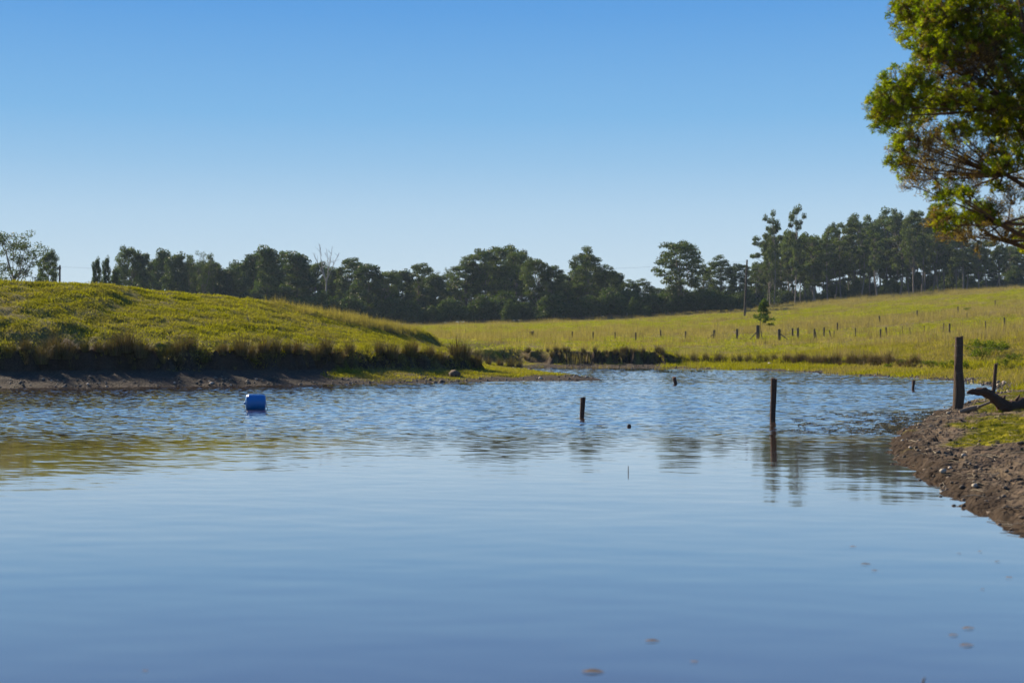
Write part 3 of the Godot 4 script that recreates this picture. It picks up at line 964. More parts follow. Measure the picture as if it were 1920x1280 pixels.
func make_near_tree() -> void:
	var r := rng(404)
	var d0 := 14.6
	var k0 := d0 / 24.0
	var foot := ground(7.0, d0 + 0.9)
	var t := thing("paperbark_tree", "big bushy tree with yellow-green sprays overhanging the mud bank", "tree", foot)
	var bark := Color(0.12, 0.08, 0.058)
	var wood := Shape.new()
	var fork := Vector3(-0.3, 2.1, 0.1)
	bough(wood, r, Vector3(0, -0.3, 0), fork, 0.24, 0.17, bark, 0.0, 12)
	put("trunk", wood.mesh(), M.bark, t)
	# sprays of leaves: place in the picture, radius in pixels, depth, green or twiggy
	var sprays := []
	for a in [[1712, 8, 36], [1742, 30, 44], [1718, 62, 34], [1706, 30, 26], [1738, 88, 34], [1772, 20, 50], [1800, 60, 46], [1838, 20, 50], [1880, 40, 52], [1780, 100, 38], [1690, 170, 38], [1664, 196, 30], [1682, 218, 38], [1660, 214, 24], [1708, 190, 36], [1722, 150, 26], [1712, 226, 30], [1664, 238, 18], [1742, 128, 24],
		[1768, 188, 32], [1790, 196, 30], [1756, 208, 24], [1812, 184, 26], [1866, 84, 42], [1896, 90, 46], [1872, 130, 38], [1856, 206, 40], [1894, 200, 46], [1888, 244, 46], [1846, 232, 34], [1915, 260, 40], [1926, 150, 46],
		[1694, 282, 17], [1690, 306, 18], [1700, 322, 16], [1702, 262, 13], [1758, 266, 18], [1788, 250, 18], [1800, 252, 14], [1764, 368, 16], [1790, 362, 18], [1816, 376, 14], [1776, 404, 20], [1782, 424, 20], [1834, 402, 22], [1850, 412, 18], [1818, 416, 20], [1868, 292, 22], [1890, 310, 28], [1876, 356, 12], [1960, 60, 60], [1980, 200, 64], [1970, 300, 50]]:
		sprays.append([at_depth(a[0], a[1], d0 + k0 * r.randf_range(-1.1, 1.2)) - foot, a[2] / FOCAL * d0, true])
	for a in [[1780, 70, 46], [1824, 96, 50], [1800, 130, 44], [1846, 150, 44], [1780, 140, 34], [1900, 20, 46], [1760, 110, 30], [1830, 130, 34], [1742, 300, 34], [1720, 280, 26], [1764, 320, 32], [1724, 336, 24], [1740, 268, 22], [1790, 286, 26], [1800, 330, 26], [1826, 300, 26], [1716, 350, 14], [1850, 330, 22], [1812, 352, 20], [1870, 400, 18], [1790, 440, 22], [1826, 446, 22], [1760, 420, 16], [1880, 330, 22], [1896, 380, 24], [1905, 420, 20], [1860, 440, 18], [1890, 455, 16]]:
		sprays.append([at_depth(a[0], a[1], d0 + k0 * r.randf_range(-0.8, 1.1)) - foot, a[2] / FOCAL * d0, false])
	# the rest of the crown, above and beside the picture
	for k in 60:
		var o := Vector3(r.randf_range(-4.2, 4.0), r.randf_range(4.2, 9.5), r.randf_range(-3.6, 3.2)) * k0
		var p := foot + o
		var depth := -p.z
		if absf(o.x) > 3.4 * k0 or p.x < 0.372 * depth and p.y < EYE + 0.262 * depth:
			continue
		sprays.append([o, r.randf_range(0.4, 0.65) * k0, k % 4 > 0])
	var limbs := {}
	var boughs := Shape.new()
	var ends := []
	for e in [[1846, 300], [1860, 150], [1850, 55], [1842, 404], [1850, 440], [1900, 20], [1990, 120]]:
		ends.append(at_depth(e[0], e[1], d0 + k0 * r.randf_range(-0.3, 0.5)) - foot)
	for e in ends:
		bough(boughs, r, fork, e, 0.055, 0.016, bark, 0.1, 7)
	put("limbs", boughs.mesh(), M.bark, t)
	var twigs := Shape.new()
	var green := [[], [], []]
	var tints := [PackedColorArray(), PackedColorArray(), PackedColorArray()]
	var brown := []
	var brown_tints := PackedColorArray()
	for s in sprays:
		var at: Vector3 = s[0]
		var near: Vector3 = ends[0]
		for e in ends:
			if e.distance_to(at) < near.distance_to(at):
				near = e
		var root := fork.lerp(near, 0.88) if near.distance_to(at) < 3.0 * k0 else fork
		bough(twigs, r, root, at, 0.014, 0.0045, bark, 0.25, 5)
		var count := int(760.0 * s[1] * s[1] / (k0 * k0)) + 14
		if not s[2]:
			count = int(count * 0.95)
		for k in count:
			var o := Vector3(r.randfn(), r.randfn(), r.randfn() * 0.9).normalized() * pow(r.randf(), 0.4)
			if o.y < 0:
				o.y *= 0.6
			var p: Vector3 = at + o * s[1] * 1.05
			var up := (o * 0.9 + Vector3(-0.25, 0.55, 0.0) + Vector3(r.randfn(), r.randfn(), r.randfn()) * 0.35).normalized()
			var g := r.randf_range(0.75, 1.25)
			var m := upright(p, r.randf() * TAU, r.randf_range(0.7, 1.25) * k0, up)
			if s[2] and r.randf() < 0.82:
				var which := k % 3
				green[which].append(m)
				tints[which].append(Color(g * r.randf_range(0.85, 1.1), g, g))
			else:
				brown.append(m)
				brown_tints.append(Color(g, g, g))
			if k % 9 == 0:
				bough(twigs, r, at - o * s[1] * 0.2, p, 0.0036, 0.002, bark, 0.1, 3)
	put("twigs", twigs.mesh(), M.bark, t)
	var sprigs := [sprig_mesh(71, Color(0.24, 0.25, 0.016), 10, 0.16, 0.055), sprig_mesh(72, Color(0.17, 0.2, 0.018), 10, 0.17, 0.052), sprig_mesh(73, Color(0.33, 0.31, 0.016), 9, 0.15, 0.055)]
	for k in 3:
		scatter("foliage", sprigs[k], M.near_leaf, green[k], tints[k], t)
	scatter("dead_foliage", sprig_mesh(74, Color(0.26, 0.155, 0.075), 6, 0.2, 0.036), M.near_leaf, brown, brown_tints, t).set_meta("label", "brown twiggy dead sprays")

# ------------------------------------------------------------------ posts, poles, drum, driftwood
func post_mesh(s: int, tall: float, deep: float, shape: Array, col: Color, notch := 0.5) -> ArrayMesh:
	# shape: [[share of height, radius across, shift], ...]; weathered round timber with a broken top
	var r := rng(s)
	var nz := FastNoiseLite.new()
	nz.seed = s
	nz.frequency = 1.0
	var sh := Shape.new()
	var rings := 18
	var sides := 14
	for k in rings + 1:
		var t := float(k) / rings
		var y := lerpf(-deep, tall, t)
		var q := clampf(y / tall, 0.0, 1.0)
		var rad := line(shape.map(func(e): return [e[0], e[1]]), q)
		var off := line(shape.map(func(e): return [e[0], e[2]]), q)
		for j in sides:
			var a := TAU * j / sides
			var o := Vector3(cos(a), 0, sin(a))
			var m := rad * (1.0 + 0.16 * nz.get_noise_3d(o.x * 2.4, y * 0.8, o.z * 2.4) + 0.10 * nz.get_noise_3d(o.x * 7.0, y * 1.5, o.z * 7.0) + 0.05 * nz.get_noise_3d(o.x * 4.0, y * 9.0, o.z * 4.0))
			var top := 0.0
			if k == rings:
				top = notch * rad * (nz.get_noise_2d(o.x * 2.5 + 9.0, o.z * 2.5) + 0.4 * o.x)
			sh.v.append(Vector3(o.x * m + off, y + top, o.z * m))
			sh.n.append(o)
			var g := 1.0 + 0.5 * nz.get_noise_3d(o.x * 6.0, y * 0.7 + 5.0, o.z * 6.0)
			sh.c.append(Color(col.r * g, col.g * g, col.b * g))
	for k in rings:
		for j in sides:
			var p := k * sides + j
			var q := k * sides + (j + 1) % sides
			sh.i.append_array([p, q, p + sides, q, q + sides, p + sides])
	var off_top: float = line(shape.map(func(e): return [e[0], e[2]]), 1.0)
	var m := sh.v.size()
	sh.v.append(Vector3(off_top, tall - 0.02, 0)); sh.n.append(Vector3.UP); sh.c.append(col)
	for j in sides:
		sh.v.append(sh.v[rings * sides + j]); sh.n.append(Vector3.UP); sh.c.append(col)
	for j in sides:
		sh.i.append_array([m, m + 1 + j, m + 1 + (j + 1) % sides])
	return sh.mesh()

func make_posts() -> void:
	var dark := Color(0.15, 0.092, 0.066)
	# standing in the water: place, waterline, top, width in pixels, lean, label
	for a in [
		[1091, 782, 745, 9.5, 0.06, "short thick stump of a post standing alone in open water"],
		[1267, 720.5, 706.5, 7.0, -0.22, "stubby broken post leaning over out on the far water"],
		[1448.5, 790, 709, 11.0, 0.03, "tall upright weathered post standing in the water with its long reflection"],
		[1711.5, 731, 713, 5.5, 0.1, "thin short post poking from the water near the curving shore"]]:
		var d: float = EYE * FOCAL / (a[1] - 645.0)
		var tall: float = (a[1] - a[2]) / FOCAL * d
		var rad: float = a[3] * 0.5 / FOCAL * d
		var o := put("wooden_post", post_mesh(int(a[0]), tall, 0.7, [[0.0, rad * 0.92, 0.0], [0.6, rad, 0.0], [1.0, rad * 1.05, 0.0]], dark, 1.1 if a[4] < 0.0 else 0.5), M.wood)
		tag(o, a[5], "post")
		o.position = Vector3((a[0] - 960.0) / FOCAL * d, 0, -d)
		o.rotation = Vector3(0.02, a[0], -a[4])
		o.basis = Basis(Vector3.BACK, -a[4]) * Basis(Vector3.UP, fmod(a[0], 6.0))
	# the thick post at the waterside, with what is left of its wire
	var d := 33.6
	var foot := at_depth(1796.0, 780.0, d)
	var t := thing("thick_fence_post", "thick split fence post with wire stubs at the edge of the mud bank", "post", Vector3(foot.x, 0.0, foot.z))
	var k := d / FOCAL
	put("post", post_mesh(88, 148.0 * k, 0.6, [[0.0, 8.5 * k, -2.0 * k], [0.12, 9.5 * k, 0.0], [0.28, 11.0 * k, 2.5 * k], [0.4, 9.6 * k, 2.0 * k], [0.55, 8.0 * k, 1.0 * k], [1.0, 7.6 * k, 2.0 * k]], Color(0.16, 0.11, 0.078), 0.6), M.wood, t)
	for y in [1.67, 1.44, 1.02, 0.78]:
		var w := Shape.new()
		var rr := rng(int(y * 100))
		var pts := PackedVector3Array()
		var a := 0.0
		for q in 14:
			pts.append(Vector3(0.03 + 0.115 * cos(a), y + 0.012 * sin(a * 1.7), 0.115 * sin(a)))
			a += TAU / 13.0
		for q in 4:
			pts.append(Vector3(0.15 + 0.05 * q, y + rr.randf_range(-0.03, 0.05), 0.02 * q))
		var rad := PackedFloat32Array()
		rad.resize(pts.size())
		rad.fill(0.005)
		w.tube(pts, rad, 5, Color.WHITE)
		put("wire_stub", w.mesh(), M.wire, t)
	# one long slack wire from its top to the hidden side of the bank
	var w := Shape.new()
	var pts := PackedVector3Array()
	var rad := PackedFloat32Array()
	var a0 := Vector3(foot.x + 0.12, 1.66, foot.z)
	var a1 := ground(24.0, 44.0) + Vector3(0, 1.0, 0)
	for q in 24:
		var u := q / 23.0
		pts.append(a0.lerp(a1, u) - Vector3(0, 0.5 * 4.0 * u * (1.0 - u), 0) * 0.5)
		rad.append(0.004)
	w.tube(pts, rad, 4, Color.WHITE)
	tag(put("fence_wire", w.mesh(), M.wire), "slack rusty wire running from the thick post's top over the grass", "wire")
	var back := ground(at_depth(1862, 735, 47.0).x, 47.0)
	var o := put("wooden_post", post_mesh(91, 1.05, 0.4, [[0.0, 0.062, 0.0], [1.0, 0.058, 0.0]], dark, 0.8), M.wood)
	tag(o, "slender leaning post behind the driftwood log", "post")
	o.position = back
	o.basis = Basis(Vector3.BACK, -0.09)

func smooth_path(pts: PackedVector3Array, rad: PackedFloat32Array, steps: int) -> Array:
	# more rings along a bent stem, so that it can be knotted and cracked
	var p := PackedVector3Array()
	var q := PackedFloat32Array()
	var n := pts.size()
	for k in n - 1:
		for j in steps:
			var t := float(j) / steps
			p.append(pts[k].cubic_interpolate(pts[k + 1], pts[maxi(k - 1, 0)], pts[mini(k + 2, n - 1)], t))
			q.append(lerpf(rad[k], rad[k + 1], t) * (1.0 + 0.07 * sin(p.size() * 1.7) + 0.05 * sin(p.size() * 0.6)))
	p.append(pts[n - 1])
	q.append(rad[n - 1])
	return [p, q]

func make_driftwood() -> void:
	var nz := FastNoiseLite.new()
	nz.seed = 4
	nz.frequency = 0.12
	nz.fractal_octaves = 4
	var d := 31.0
	var t := thing("driftwood_log", "dark forked driftwood log arching up from the bank", "log", ground(at_depth(1880, 760, d).x, d))
	var base: Vector3 = t.position
	var k := d / FOCAL
	var y0 := height(base.x, d)
	var arm := Shape.new()
	var pts := PackedVector3Array()
	var rad := PackedFloat32Array()
	for a in [[1813, 737, 1.5], [1822, 734, 4.5], [1834, 734, 6.0], [1846, 735, 7.0], [1858, 742, 8.0], [1868, 750, 9.5], [1880, 760, 11.5], [1893, 765, 11.5]]:
		pts.append(at_depth(a[0], a[1], d) - base)
		rad.append(a[2] * k)
	var bent := smooth_path(pts, rad, 4)
	arm.tube(bent[0], bent[1], 18, Color(0.16, 0.092, 0.062), 0.75, nz)
	put("upturned_limb", arm.mesh(), M.lying_wood, t)
	var body := Shape.new()
	pts = PackedVector3Array()
	rad = PackedFloat32Array()
	for a in [[1872, 768, 8.0], [1888, 764, 11.0], [1910, 758, 10.0], [1935, 752, 10.0], [1965, 748, 9.5], [2000, 742, 7.0]]:
		pts.append(at_depth(a[0], a[1], d + (a[0] - 1880) * 0.006) - base)
		rad.append(a[2] * k)
	bent = smooth_path(pts, rad, 5)
	body.tube(bent[0], bent[1], 18, Color(0.15, 0.095, 0.068), 0.75, nz)
	put("stem", body.mesh(), M.lying_wood, t)
	for e in [[1852, 737, 1846, 727, 2.2], [1878, 752, 1884, 741, 3.0], [1905, 750, 1912, 739, 2.4]]:
		var snag := Shape.new()
		var p0 := at_depth(e[0], e[1], d) - base
		var p1 := at_depth(e[2], e[3], d - 0.05) - base
		snag.tube(PackedVector3Array([p0, p0.lerp(p1, 0.55) + Vector3(0.01, 0, 0.02), p1]), PackedFloat32Array([e[4] * k * 1.4, e[4] * k, e[4] * k * 0.35]), 9, Color(0.15, 0.095, 0.068), 0.6, nz)
		put("broken_snag", snag.mesh(), M.lying_wood, t)
	for b in [[[1799, 772, 4.0], [1812, 768, 5.0], [1828, 764, 5.0], [1836, 762, 3.5], Color(0.5, 0.38, 0.27), "pale barkless log end lying at the foot of the thick post", 31.8], [[1833, 763, 2.6], [1846, 758, 2.4], [1856, 754, 2.2], [1864, 752, 1.4], Color(0.45, 0.38, 0.3), "thin bleached branch leaning against the driftwood log", 31.4]]:
		var sh := Shape.new()
		pts = PackedVector3Array()
		rad = PackedFloat32Array()
		for q in 4:
			var p := at_depth(b[q][0], b[q][1], b[6])
			pts.append(Vector3(p.x, maxf(p.y, height(p.x, b[6]) + 0.03), p.z))
			rad.append(b[q][2] * b[6] / FOCAL)
		sh.tube(pts, rad, 10, b[4], 0.4, nz)
		tag(put("bleached_log", sh.mesh(), M.lying_wood), b[5], "log")

func make_drum() -> void:
	var d := 37.1
	var t := thing("plastic_drum", "blue plastic drum floating on its side with a trailing rope", "drum", Vector3((479.5 - 960.0) / FOCAL * d, 0.175, -d))
	var R := 0.222
	var spin := func(profile: Array, col: Color) -> ArrayMesh:
		var sh := Shape.new()
		var sides := 40
		for e in profile.size():
			var p: Array = profile[e]
			var q0: Array = profile[maxi(e - 1, 0)]
			var q1: Array = profile[mini(e + 1, profile.size() - 1)]
			var slope := Vector2(q1[0] - q0[0], q1[1] - q0[1]).normalized()
			for s in sides:
				var a := TAU * s / sides
				sh.v.append(Vector3(p[0], cos(a) * p[1], sin(a) * p[1]))
				sh.n.append(Vector3(-slope.y, cos(a) * slope.x, sin(a) * slope.x).normalized())
				sh.c.append(col)
		for e in profile.size() - 1:
			for s in sides:
				var p := e * sides + s
				var q := e * sides + (s + 1) % sides
				sh.i.append_array([p, p + sides, q, q, p + sides, q + sides])
		return sh.mesh()
	var body := [[-0.262, 0.0], [-0.262, 0.13], [-0.262, 0.142], [-0.257, 0.15], [-0.25, 0.168], [-0.247, 0.186], [-0.247, 0.194], [-0.24, 0.199], [-0.23, 0.199], [-0.224, 0.192], [-0.219, 0.192], [-0.208, 0.203], [-0.19, R - 0.005], [-0.165, R], [-0.1, R], [-0.094, R + 0.006], [-0.082, R + 0.006], [-0.076, R], [0.06, R], [0.066, R + 0.006], [0.078, R + 0.006], [0.084, R], [0.17, R], [0.2, R - 0.006], [0.225, R - 0.02], [0.243, R - 0.042], [0.254, R - 0.07], [0.258, R - 0.1], [0.256, 0.1], [0.245, 0.09], [0.245, 0.0]]
	put("body", spin.call(body, Color.WHITE), M.plastic, t)
	for z in [0.085, -0.085]:
		var bung := put("bung", spin.call([[-0.305, 0.0], [-0.305, 0.02], [-0.302, 0.024], [-0.292, 0.026], [-0.29, 0.034], [-0.262, 0.036], [-0.25, 0.036]], Color.WHITE), M.plastic, t)
		bung.position = Vector3(0, 0.015 if z > 0.0 else -0.05, z)
	var rope := Shape.new()
	rope.tube(PackedVector3Array([Vector3(0.262, 0.03, 0.1), Vector3(0.275, -0.01, 0.105), Vector3(0.29, -0.07, 0.11), Vector3(0.315, -0.13, 0.12), Vector3(0.34, -0.19, 0.13), Vector3(0.38, -0.3, 0.14)]), PackedFloat32Array([0.007, 0.007, 0.007, 0.007, 0.007, 0.007]), 6, Color(0.12, 0.12, 0.13))
	put("rope", rope.mesh(), M.rope, t)
	t.rotation = Vector3(0.35, 0.2, -0.035)

func make_fences() -> void:
	var r := rng(19)
	var col := Color(0.10, 0.085, 0.07)
	var meshes := []
	for k in 4:
		meshes.append(post_mesh(200 + k, 1.0, 0.25, [[0.0, 0.07, 0.0], [1.0, 0.065, 0.0]], col, 0.7))
	# place, foot, top, width in pixels, lean, where it belongs
	var low := [[1073, 636, 625, 2.2, 0], [1112, 637, 624, 2.6, 0], [1153, 637, 624, 2.6, 0.02], [1192, 639, 624, 2.8, 0], [1239, 632, 620, 2.6, -0.05], [1285, 636, 621, 2.8, 0.03], [1382, 638, 618, 4.2, 0], [1486, 631, 616, 3.4, 0], [1527, 636, 617, 3.4, 0], [1545, 630, 614, 3.2, 0.02], [1558, 635, 621, 3.0, -0.2], [1570, 620, 605, 2.8, 0], [1604, 633, 617, 2.4, 0], [1651, 634, 617, 3.2, 0], [1663, 631, 615, 3.0, -0.12], [1769, 624, 609, 3.0, 0.04], [1780, 624, 609, 3.6, 0.03], [1848, 619, 608, 1.8, 0], [1884, 613, 599, 3.0, -0.06]]
	for a in low:
		var side: float = signf(a[0] - 1432.0)
		var nth := 1 + low.filter(func(b): return signf(b[0] - 1432.0) == side and absf(b[0] - 1432.0) < absf(a[0] - 1432.0)).size()
		fence_post(meshes, r, a, "%s plain post of the low fence from the young conifer %s" % [ORDINAL[nth], "downhill" if side < 0.0 else "towards the thick post"], "posts of the low fence")
	for a in [[1650, 606, 593, 3.2, -0.12], [1720, 597, 583, 3.0, -0.03], [1796, 586, 575, 2.6, 0], [1866, 575, 565, 2.4, 0]]:
		fence_post(meshes, r, a, "weathered post of the fence climbing the paddock slope", "posts of the climbing fence")
	for a in [[1692, 630, 617, 1.3, 0], [1706, 631, 620, 1.6, 0], [1733, 628, 615, 1.3, 0], [1531, 637, 622, 1.6, -0.15], [1564, 636, 622, 1.4, 0]]:
		fence_post(meshes, r, a, "thin stake between the posts of the low fence", "thin stakes of the low fence")
	for a in [[1339, 637, 619, 4.6, 0, -1, "strainer post braced on one side in the low fence"], [1421, 637, 611, 7.0, 0, -1, "thickest strainer post with a brace, next to the young conifer"], [1461, 637, 617, 5.6, 0, 1, "stout braced gatepost on the other side of the young conifer"], [1496, 634, 615, 4.4, 0, 0, "stout unbraced post beside the braced gatepost"]]:
		var o := fence_post(meshes, r, a, a[6], "")
		if a[5]:
			var sh := Shape.new()
			var tall: float = o.scale.y
			var sx: float = a[5]
			sh.tube(PackedVector3Array([Vector3(0, 0.62 * tall, 0), Vector3(sx * 0.85, 0.0, 0.1)]), PackedFloat32Array([0.05, 0.05]), 7, col)
			var root := thing("strainer_post", a[6], "post", o.position)
			remove_child(o)
			o.name = "post"
			o.position = Vector3.ZERO
			root.add_child(o)
			for key in o.get_meta_list():
				o.remove_meta(key)
			put("brace", sh.mesh(), M.wood, root)
	# the line poles and their two wires
	var tops := []
	for a in [[1396, 594, 487, 249.0, 0.16, "tall slim wooden power pole standing in the paddock"], [111, 600, 497, 228.0, 0.1, "slim power pole showing above the dam wall beside the small bushy tree"]]:
		var d: float = a[3]
		var p := ground((a[0] - 960.0) / FOCAL * d, d)
		var tall: float = EYE + (645.0 - a[2]) / FOCAL * d - p.y
		var t := thing("power_pole", a[5], "pole", p)
		var sh := Shape.new()
		var lean := 0.45 if a[0] > 1000 else 0.1
		sh.tube(PackedVector3Array([Vector3(0, -0.5, 0), Vector3(lean * 0.5, tall * 0.5, 0), Vector3(lean, tall, 0)]), PackedFloat32Array([0.21, 0.18, 0.14]), 12, Color(0.11, 0.092, 0.075))
		put("pole", sh.mesh(), M.wood, t)
		var arm := BoxMesh.new()
		arm.size = Vector3(0.12, 0.14, 1.3)
		put("crossarm", arm, tinted(Color(0.11, 0.09, 0.075)), t).position = Vector3(lean * 0.95, tall - 0.5, 0.14)
		for z in [-0.4, 0.6]:
			var cup := Shape.new()
			cup.tube(PackedVector3Array([Vector3(0, 0, 0), Vector3(0, 0.06, 0), Vector3(0, 0.1, 0), Vector3(0, 0.16, 0)]), PackedFloat32Array([0.03, 0.05, 0.03, 0.045]), 8, Color(0.2, 0.18, 0.16))
			put("insulator", cup.mesh(), M.stone, t).position = Vector3(lean * 0.95, tall - 0.43, z)
			tops.append(p + Vector3(lean * 0.95, tall - 0.28, z))
	for k in 2:
		var w := Shape.new()
		var pts := PackedVector3Array()
		var rad := PackedFloat32Array()
		for q in 30:
			var u := q / 29.0
			pts.append(tops[k].lerp(tops[k + 2], u) - Vector3(0, 1.6 * 4.0 * u * (1.0 - u), 0))
			rad.append(0.005)
		w.tube(pts, rad, 4, Color.WHITE)
		tag(put("power_line", w.mesh(), M.wire), "thin sagging power line strung between the two slim poles", "wire", "power lines between the poles")

func fence_post(meshes: Array, r: RandomNumberGenerator, a: Array, label: String, group: String) -> MeshInstance3D:
	var p := spot(a[0], a[1], 95.0)
	var d := -p.z
	var o := put("fence_post", meshes[r.randi_range(0, 3)], M.wood)
	tag(o, label, "post", group)
	o.position = p
	var tall := clampf((a[1] - a[2]) / FOCAL * d, 0.8, 1.7)
	var wide: float = a[3] / FOCAL * d / 0.135
	o.basis = Basis(Vector3.BACK, -a[4]) * Basis.from_scale(Vector3(wide, tall, wide))
	return o

# ------------------------------------------------------------------ small things
func make_small_things() -> void:
	var r := rng(90)
	# leaves afloat on the near water
	for a in [[1223, 1202, 13], [1112, 1260, 20], [1302, 1241, 8], [1815, 1178, 12], [1787, 1191, 10], [1812, 1210, 14], [1623, 1058, 9], [1640, 1070, 6], [273, 1258, 6], [1599, 1025, 6], [1798, 1038, 4], [1838, 1034, 5], [1870, 1053, 6], [1892, 1083, 7], [1842, 1105, 5]]:
		var d: float = EYE * FOCAL / (a[1] - 645.0)
		var len_: float = a[2] * 1.15 / FOCAL * d
		var sh := Shape.new()
		var col := Color(0.20, 0.14, 0.09) * r.randf_range(0.6, 1.1)
		var last := [Vector3.ZERO, Vector3.ZERO]
		for q in 7:
			var u := q / 6.0
			var w := sin(PI * u) * len_ * 0.42
			var mid := Vector3((u - 0.5) * 2.0 * len_, 0.005 + 0.03 * len_ * sin(u * 4.0), 0.06 * len_ * sin(u * 5.0))
			var here := [mid + Vector3(0, 0.06 * w, w), mid + Vector3(0, 0.3 * w, -w)]
			if q:
				sh.tri(last[0], here[0], mid, col); sh.tri(last[0], mid, last[1], col); sh.tri(last[1], mid, here[1], col)
			last = here
		var o := put("floating_leaf", sh.mesh(), M.bark)
		tag(o, "curled brown leaf floating on the calm water", "leaf", "leaves afloat on the calm water")
		o.position = Vector3((a[0] - 960.0) / FOCAL * d, 0.0, -d)
		o.rotation.y = r.randf_range(-0.5, 0.5)
	# sticks and dark bits in the water
	for a in [[1180, 800, 0.05, "small dark knob of a sunken stump just above the water"], ]:
		var d: float = EYE * FOCAL / (a[1] - 645.0)
		var o := put("sunken_stump", stone_mesh(17, 0.9), tinted(Color(0.05, 0.04, 0.035)))
		tag(o, a[3], "stump")
		o.position = Vector3((a[0] - 960.0) / FOCAL * d, 0.015, -d)
		o.scale = Vector3.ONE * a[2]
	for a in [[1178, 886, 13, 0.0, "thin twig standing upright in the calm water"], [1728, 1281, 12, 0.5, "dark slanting twig sticking out of the calm water"], [1600, 812, 7, -0.9, "fine bent reed stem sticking up by the mud bank"]]:
		var d: float = EYE * FOCAL / (a[1] - 645.0)
		var sh := Shape.new()
		var h: float = a[2] / FOCAL * d
		sh.tube(PackedVector3Array([Vector3(0, -0.1, 0), Vector3(a[3] * h * 0.5, h * 0.5, 0), Vector3(a[3] * h, h, 0)]), PackedFloat32Array([0.007, 0.006, 0.004]), 5, Color(0.09, 0.075, 0.06))
		var o := put("twig", sh.mesh(), M.bark)
		tag(o, a[4], "twig")
		o.position = Vector3((a[0] - 960.0) / FOCAL * d, 0.0, -d)
	# flotsam of weed and sticks in the shallows off the mud bank
	var places := []
	var tints := PackedColorArray()
	while places.size() < 240:
		var px := r.randf_range(1480.0, 1800.0)
		var py := r.randf_range(772.0, 812.0)
		var d := EYE * FOCAL / (py - 645.0)
		var x := (px - 960.0) / FOCAL * d
		var s := shore_distance(x, d)
		if s > 0.1 or r.randf() > exp(s * 0.8) + 0.05:
			continue
		var t := r.randf_range(0.5, 1.1)
		places.append(Transform3D(Basis(Vector3.UP, r.randf() * TAU) * Basis.from_scale(Vector3(r.randf_range(0.5, 1.6), 1, 1)), Vector3(x, 0.004, -d)))
		tints.append(Color(0.10 * t, 0.09 * t, 0.045 * t))
	var weed := Shape.new()
	for k in 9:
		var a := k * 0.7
		var p := Vector3(r.randf_range(-0.08, 0.08), 0, r.randf_range(-0.06, 0.06))
		var dir := Vector3(cos(a), r.randf_range(0.0, 0.35), sin(a)) * r.randf_range(0.05, 0.11)
		weed.tube(PackedVector3Array([p, p + dir * 0.5 + Vector3(0, 0.008, 0), p + dir]), PackedFloat32Array([0.004, 0.004, 0.002]), 4, Color.WHITE)
	var o := scatter("floating_weed", weed.mesh(), M.bark, places, tints)
	tag(o, "drifting weed and sticks in the shallows off the mud bank", "weed", "", "stuff")
	# weed pads off the far shore
	for a in [[1182, 694.6], [1205, 694.2], [1239, 697], [1256, 698], [1308, 697]]:
		var d: float = EYE * FOCAL / (a[1] - 645.0)
		var sh := Shape.new()
		for k in 40:
			var b := r.randf() * TAU
			var p := Vector3(r.randfn() * 0.28, 0, r.randfn() * 0.2)
			var tip := p + Vector3(cos(b) * 0.1, r.randf_range(0.04, 0.2), sin(b) * 0.1)
			sh.tri(p - Vector3(0.02, 0, 0), p + Vector3(0.02, 0, 0), tip, Color(0.055, 0.06, 0.03))
		var m := put("water_weed", sh.mesh(), M.tussock)
		tag(m, "small clump of water weed showing off the far shore", "weed", "weed clumps off the far shore")
		m.position = Vector3((a[0] - 960.0) / FOCAL * d, 0, -d)
	# a stump and weeds in the paddock
	var p := spot(997, 630, 100.0)
	var o2 := put("tree_stump", post_mesh(300, 0.55, 0.2, [[0.0, 0.34, 0.0], [1.0, 0.27, 0.0]], Color(0.09, 0.055, 0.035), 0.6), M.wood)
	tag(o2, "low brown stump in the paddock beyond the point", "stump")
	o2.position = p
	for a in [[1814, 580, 6], [1795, 687, 13], [1770, 690, 12], [1742, 686, 10], [1835, 676, 20], [1850, 668, 24], [1869, 664, 22], [1690, 684, 9], [1665, 688, 8], [1885, 690, 12], [1900, 678, 14], [1812, 690, 10]]:
		var q := spot(a[0], a[1] + 4.0, 48.0)
		var d := -q.z
		var sh := Shape.new()
		var rr := rng(int(a[0]))
		for k in 14:
			var end := Vector3(rr.randfn() * 0.45, rr.randf_range(0.5, 1.0), rr.randfn() * 0.45)
			bough(sh, rr, Vector3(0, -0.05, 0), end, 0.012, 0.005, Color(0.07, 0.075, 0.03), 0.0, 3)
			cluster(sh, rr, end * 0.8, Vector3(0.22, 0.26, 0.22), 60, 0.085, Color(0.12, 0.15, 0.02), 0.1)
		var m := put("leafy_weed", sh.mesh(), M.grass)
		tag(m, "lone dark weed up the paddock slope" if a[0] == 1814 else "bright leafy weed growing above the curving shore", "weed", "" if a[0] == 1814 else "leafy weeds above the shore")
		m.position = q
		m.scale = Vector3.ONE * (a[2] * 1.5 / FOCAL * d)

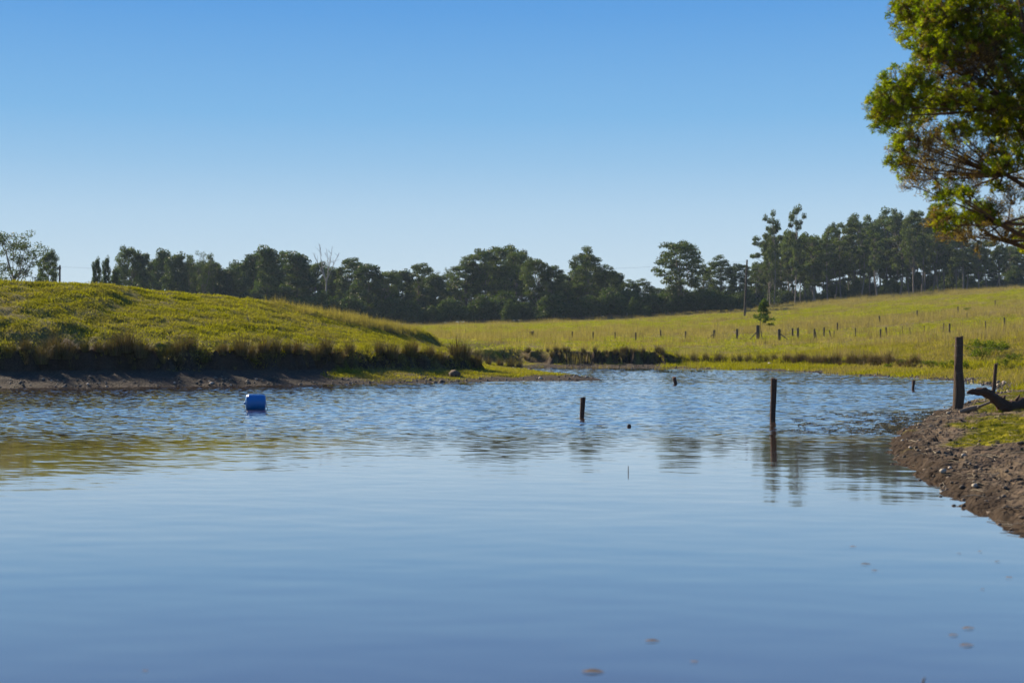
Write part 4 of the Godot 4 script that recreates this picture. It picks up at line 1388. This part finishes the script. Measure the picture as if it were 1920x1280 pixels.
# ------------------------------------------------------------------ the scene
func _ready() -> void:
	# camera
	var cam := Camera3D.new()
	cam.name = "camera"
	var lens := CameraAttributesPhysical.new()
	lens.frustum_focal_length = 50.0
	lens.frustum_focus_distance = 38.0
	lens.frustum_near = 0.1
	lens.frustum_far = 5000.0
	lens.exposure_aperture = 2.0
	cam.attributes = lens
	cam.position = Vector3(0, EYE, 0)
	cam.rotation = Vector3(atan(5.0 / FOCAL), 0, 0)
	add_child(cam)
	cam.current = true
	# sky
	var env := Environment.new()
	env.background_mode = Environment.BG_SKY
	# a clear sky that only changes with height above the horizon: pale low down, deeper blue overhead
	var sky := PanoramaSkyMaterial.new()
	var rows := 1024
	var air := Image.create(32, rows, false, Image.FORMAT_RGBAF)
	for k in rows:
		var up := 90.0 - 180.0 * (k + 0.5) / rows
		var c := Color(
			line([[0.0, 0.65], [2.5, 0.60], [5.2, 0.465], [7.2, 0.325], [9.1, 0.225], [13.2, 0.125], [18.0, 0.075], [30.0, 0.045], [90.0, 0.03]], up),
			line([[0.0, 0.77], [2.5, 0.745], [5.2, 0.665], [7.2, 0.57], [9.1, 0.495], [13.2, 0.37], [18.0, 0.29], [30.0, 0.2], [90.0, 0.13]], up),
			line([[0.0, 0.84], [2.5, 0.85], [5.2, 0.85], [7.2, 0.83], [9.1, 0.82], [13.2, 0.775], [18.0, 0.71], [30.0, 0.58], [90.0, 0.42]], up)) * (0.97 / EXPOSURE)
		if up < 0.0:
			c = Color(0.09, 0.09, 0.07)
		air.fill_rect(Rect2i(0, k, 32, 1), Color(c.r, c.g, c.b, 1.0))
	sky.panorama = ImageTexture.create_from_image(air)
	env.sky = Sky.new()
	env.sky.sky_material = sky
	env.tonemap_mode = Environment.TONE_MAPPER_LINEAR
	env.tonemap_exposure = EXPOSURE
	env.fog_enabled = true
	env.fog_density = 0.00012
	env.fog_light_color = Color(0.8, 0.9, 1.0)
	env.sdfgi_enabled = true
	env.ssao_enabled = true
	env.ssil_enabled = true
	var world := WorldEnvironment.new()
	world.name = "world"
	world.environment = env
	add_child(world)
	# sun: low, ahead of us and to the left
	var sun := DirectionalLight3D.new()
	sun.name = "sun"
	sun.light_energy = 1.6
	sun.light_color = Color(1.0, 0.93, 0.82)
	sun.light_angular_distance = 0.53
	sun.shadow_enabled = true
	var az := deg_to_rad(42.0)
	var el := deg_to_rad(27.0)
	sun.basis = Basis.looking_at(-Vector3(-sin(az) * cos(el), sin(el), -cos(az) * cos(el)))
	add_child(sun)

	lumps.seed = 1
	lumps.frequency = 0.55
	lumps.fractal_octaves = 3
	fine.seed = 2
	fine.frequency = 1.1
	fine.fractal_octaves = 3
	patchy.seed = 3
	patchy.frequency = 0.22
	patchy.fractal_octaves = 3
	chop.seed = 6
	chop.frequency = 1.0
	chop.fractal_octaves = 2
	broad.seed = 4
	broad.frequency = 0.035
	broad.fractal_octaves = 2
	shore = PackedVector2Array([Vector2(4.4, 66.6), Vector2(3.3, 75), Vector2(1.7, 88), Vector2(0.7, 98), Vector2(-0.6, 103.5), Vector2(1.5, 104.5), Vector2(6, 103), Vector2(10.9, 100), Vector2(13.5, 95.5), Vector2(17.8, 87.6), Vector2(18.8, 76.8), Vector2(20.6, 68.6), Vector2(20.0, 60), Vector2(18.2, 53), Vector2(15.2, 45), Vector2(12.4, 39), Vector2(10.7, 35.4), Vector2(9.0, 31.0), Vector2(7.6, 27.5), Vector2(6.5, 23.8), Vector2(5.75, 21), Vector2(5.25, 17.8), Vector2(4.85, 15.1), Vector2(4.63, 13.7), Vector2(4.5, 12.2), Vector2(4.25, 9.5), Vector2(3.9, 7), Vector2(2.8, 4.6), Vector2(0.5, 3.6), Vector2(-6, 3.6), Vector2(-20, 5), Vector2(-40, 12), Vector2(-52, 26), Vector2(-50, 44), Vector2(-34, 52.5), Vector2(-25, 54.6), Vector2(-20.2, 56), Vector2(-12.0, 57.8), Vector2(-3.8, 62.6), Vector2(0.0, 65.3)])
	make_sdf()
	make_materials()
	make_ground()
	make_water()
	make_trees()
	make_near_tree()
	make_grass()
	make_tussocks()
	make_lip()
	make_stones()
	make_posts()
	make_driftwood()
	make_drum()
	make_fences()
	make_small_things()
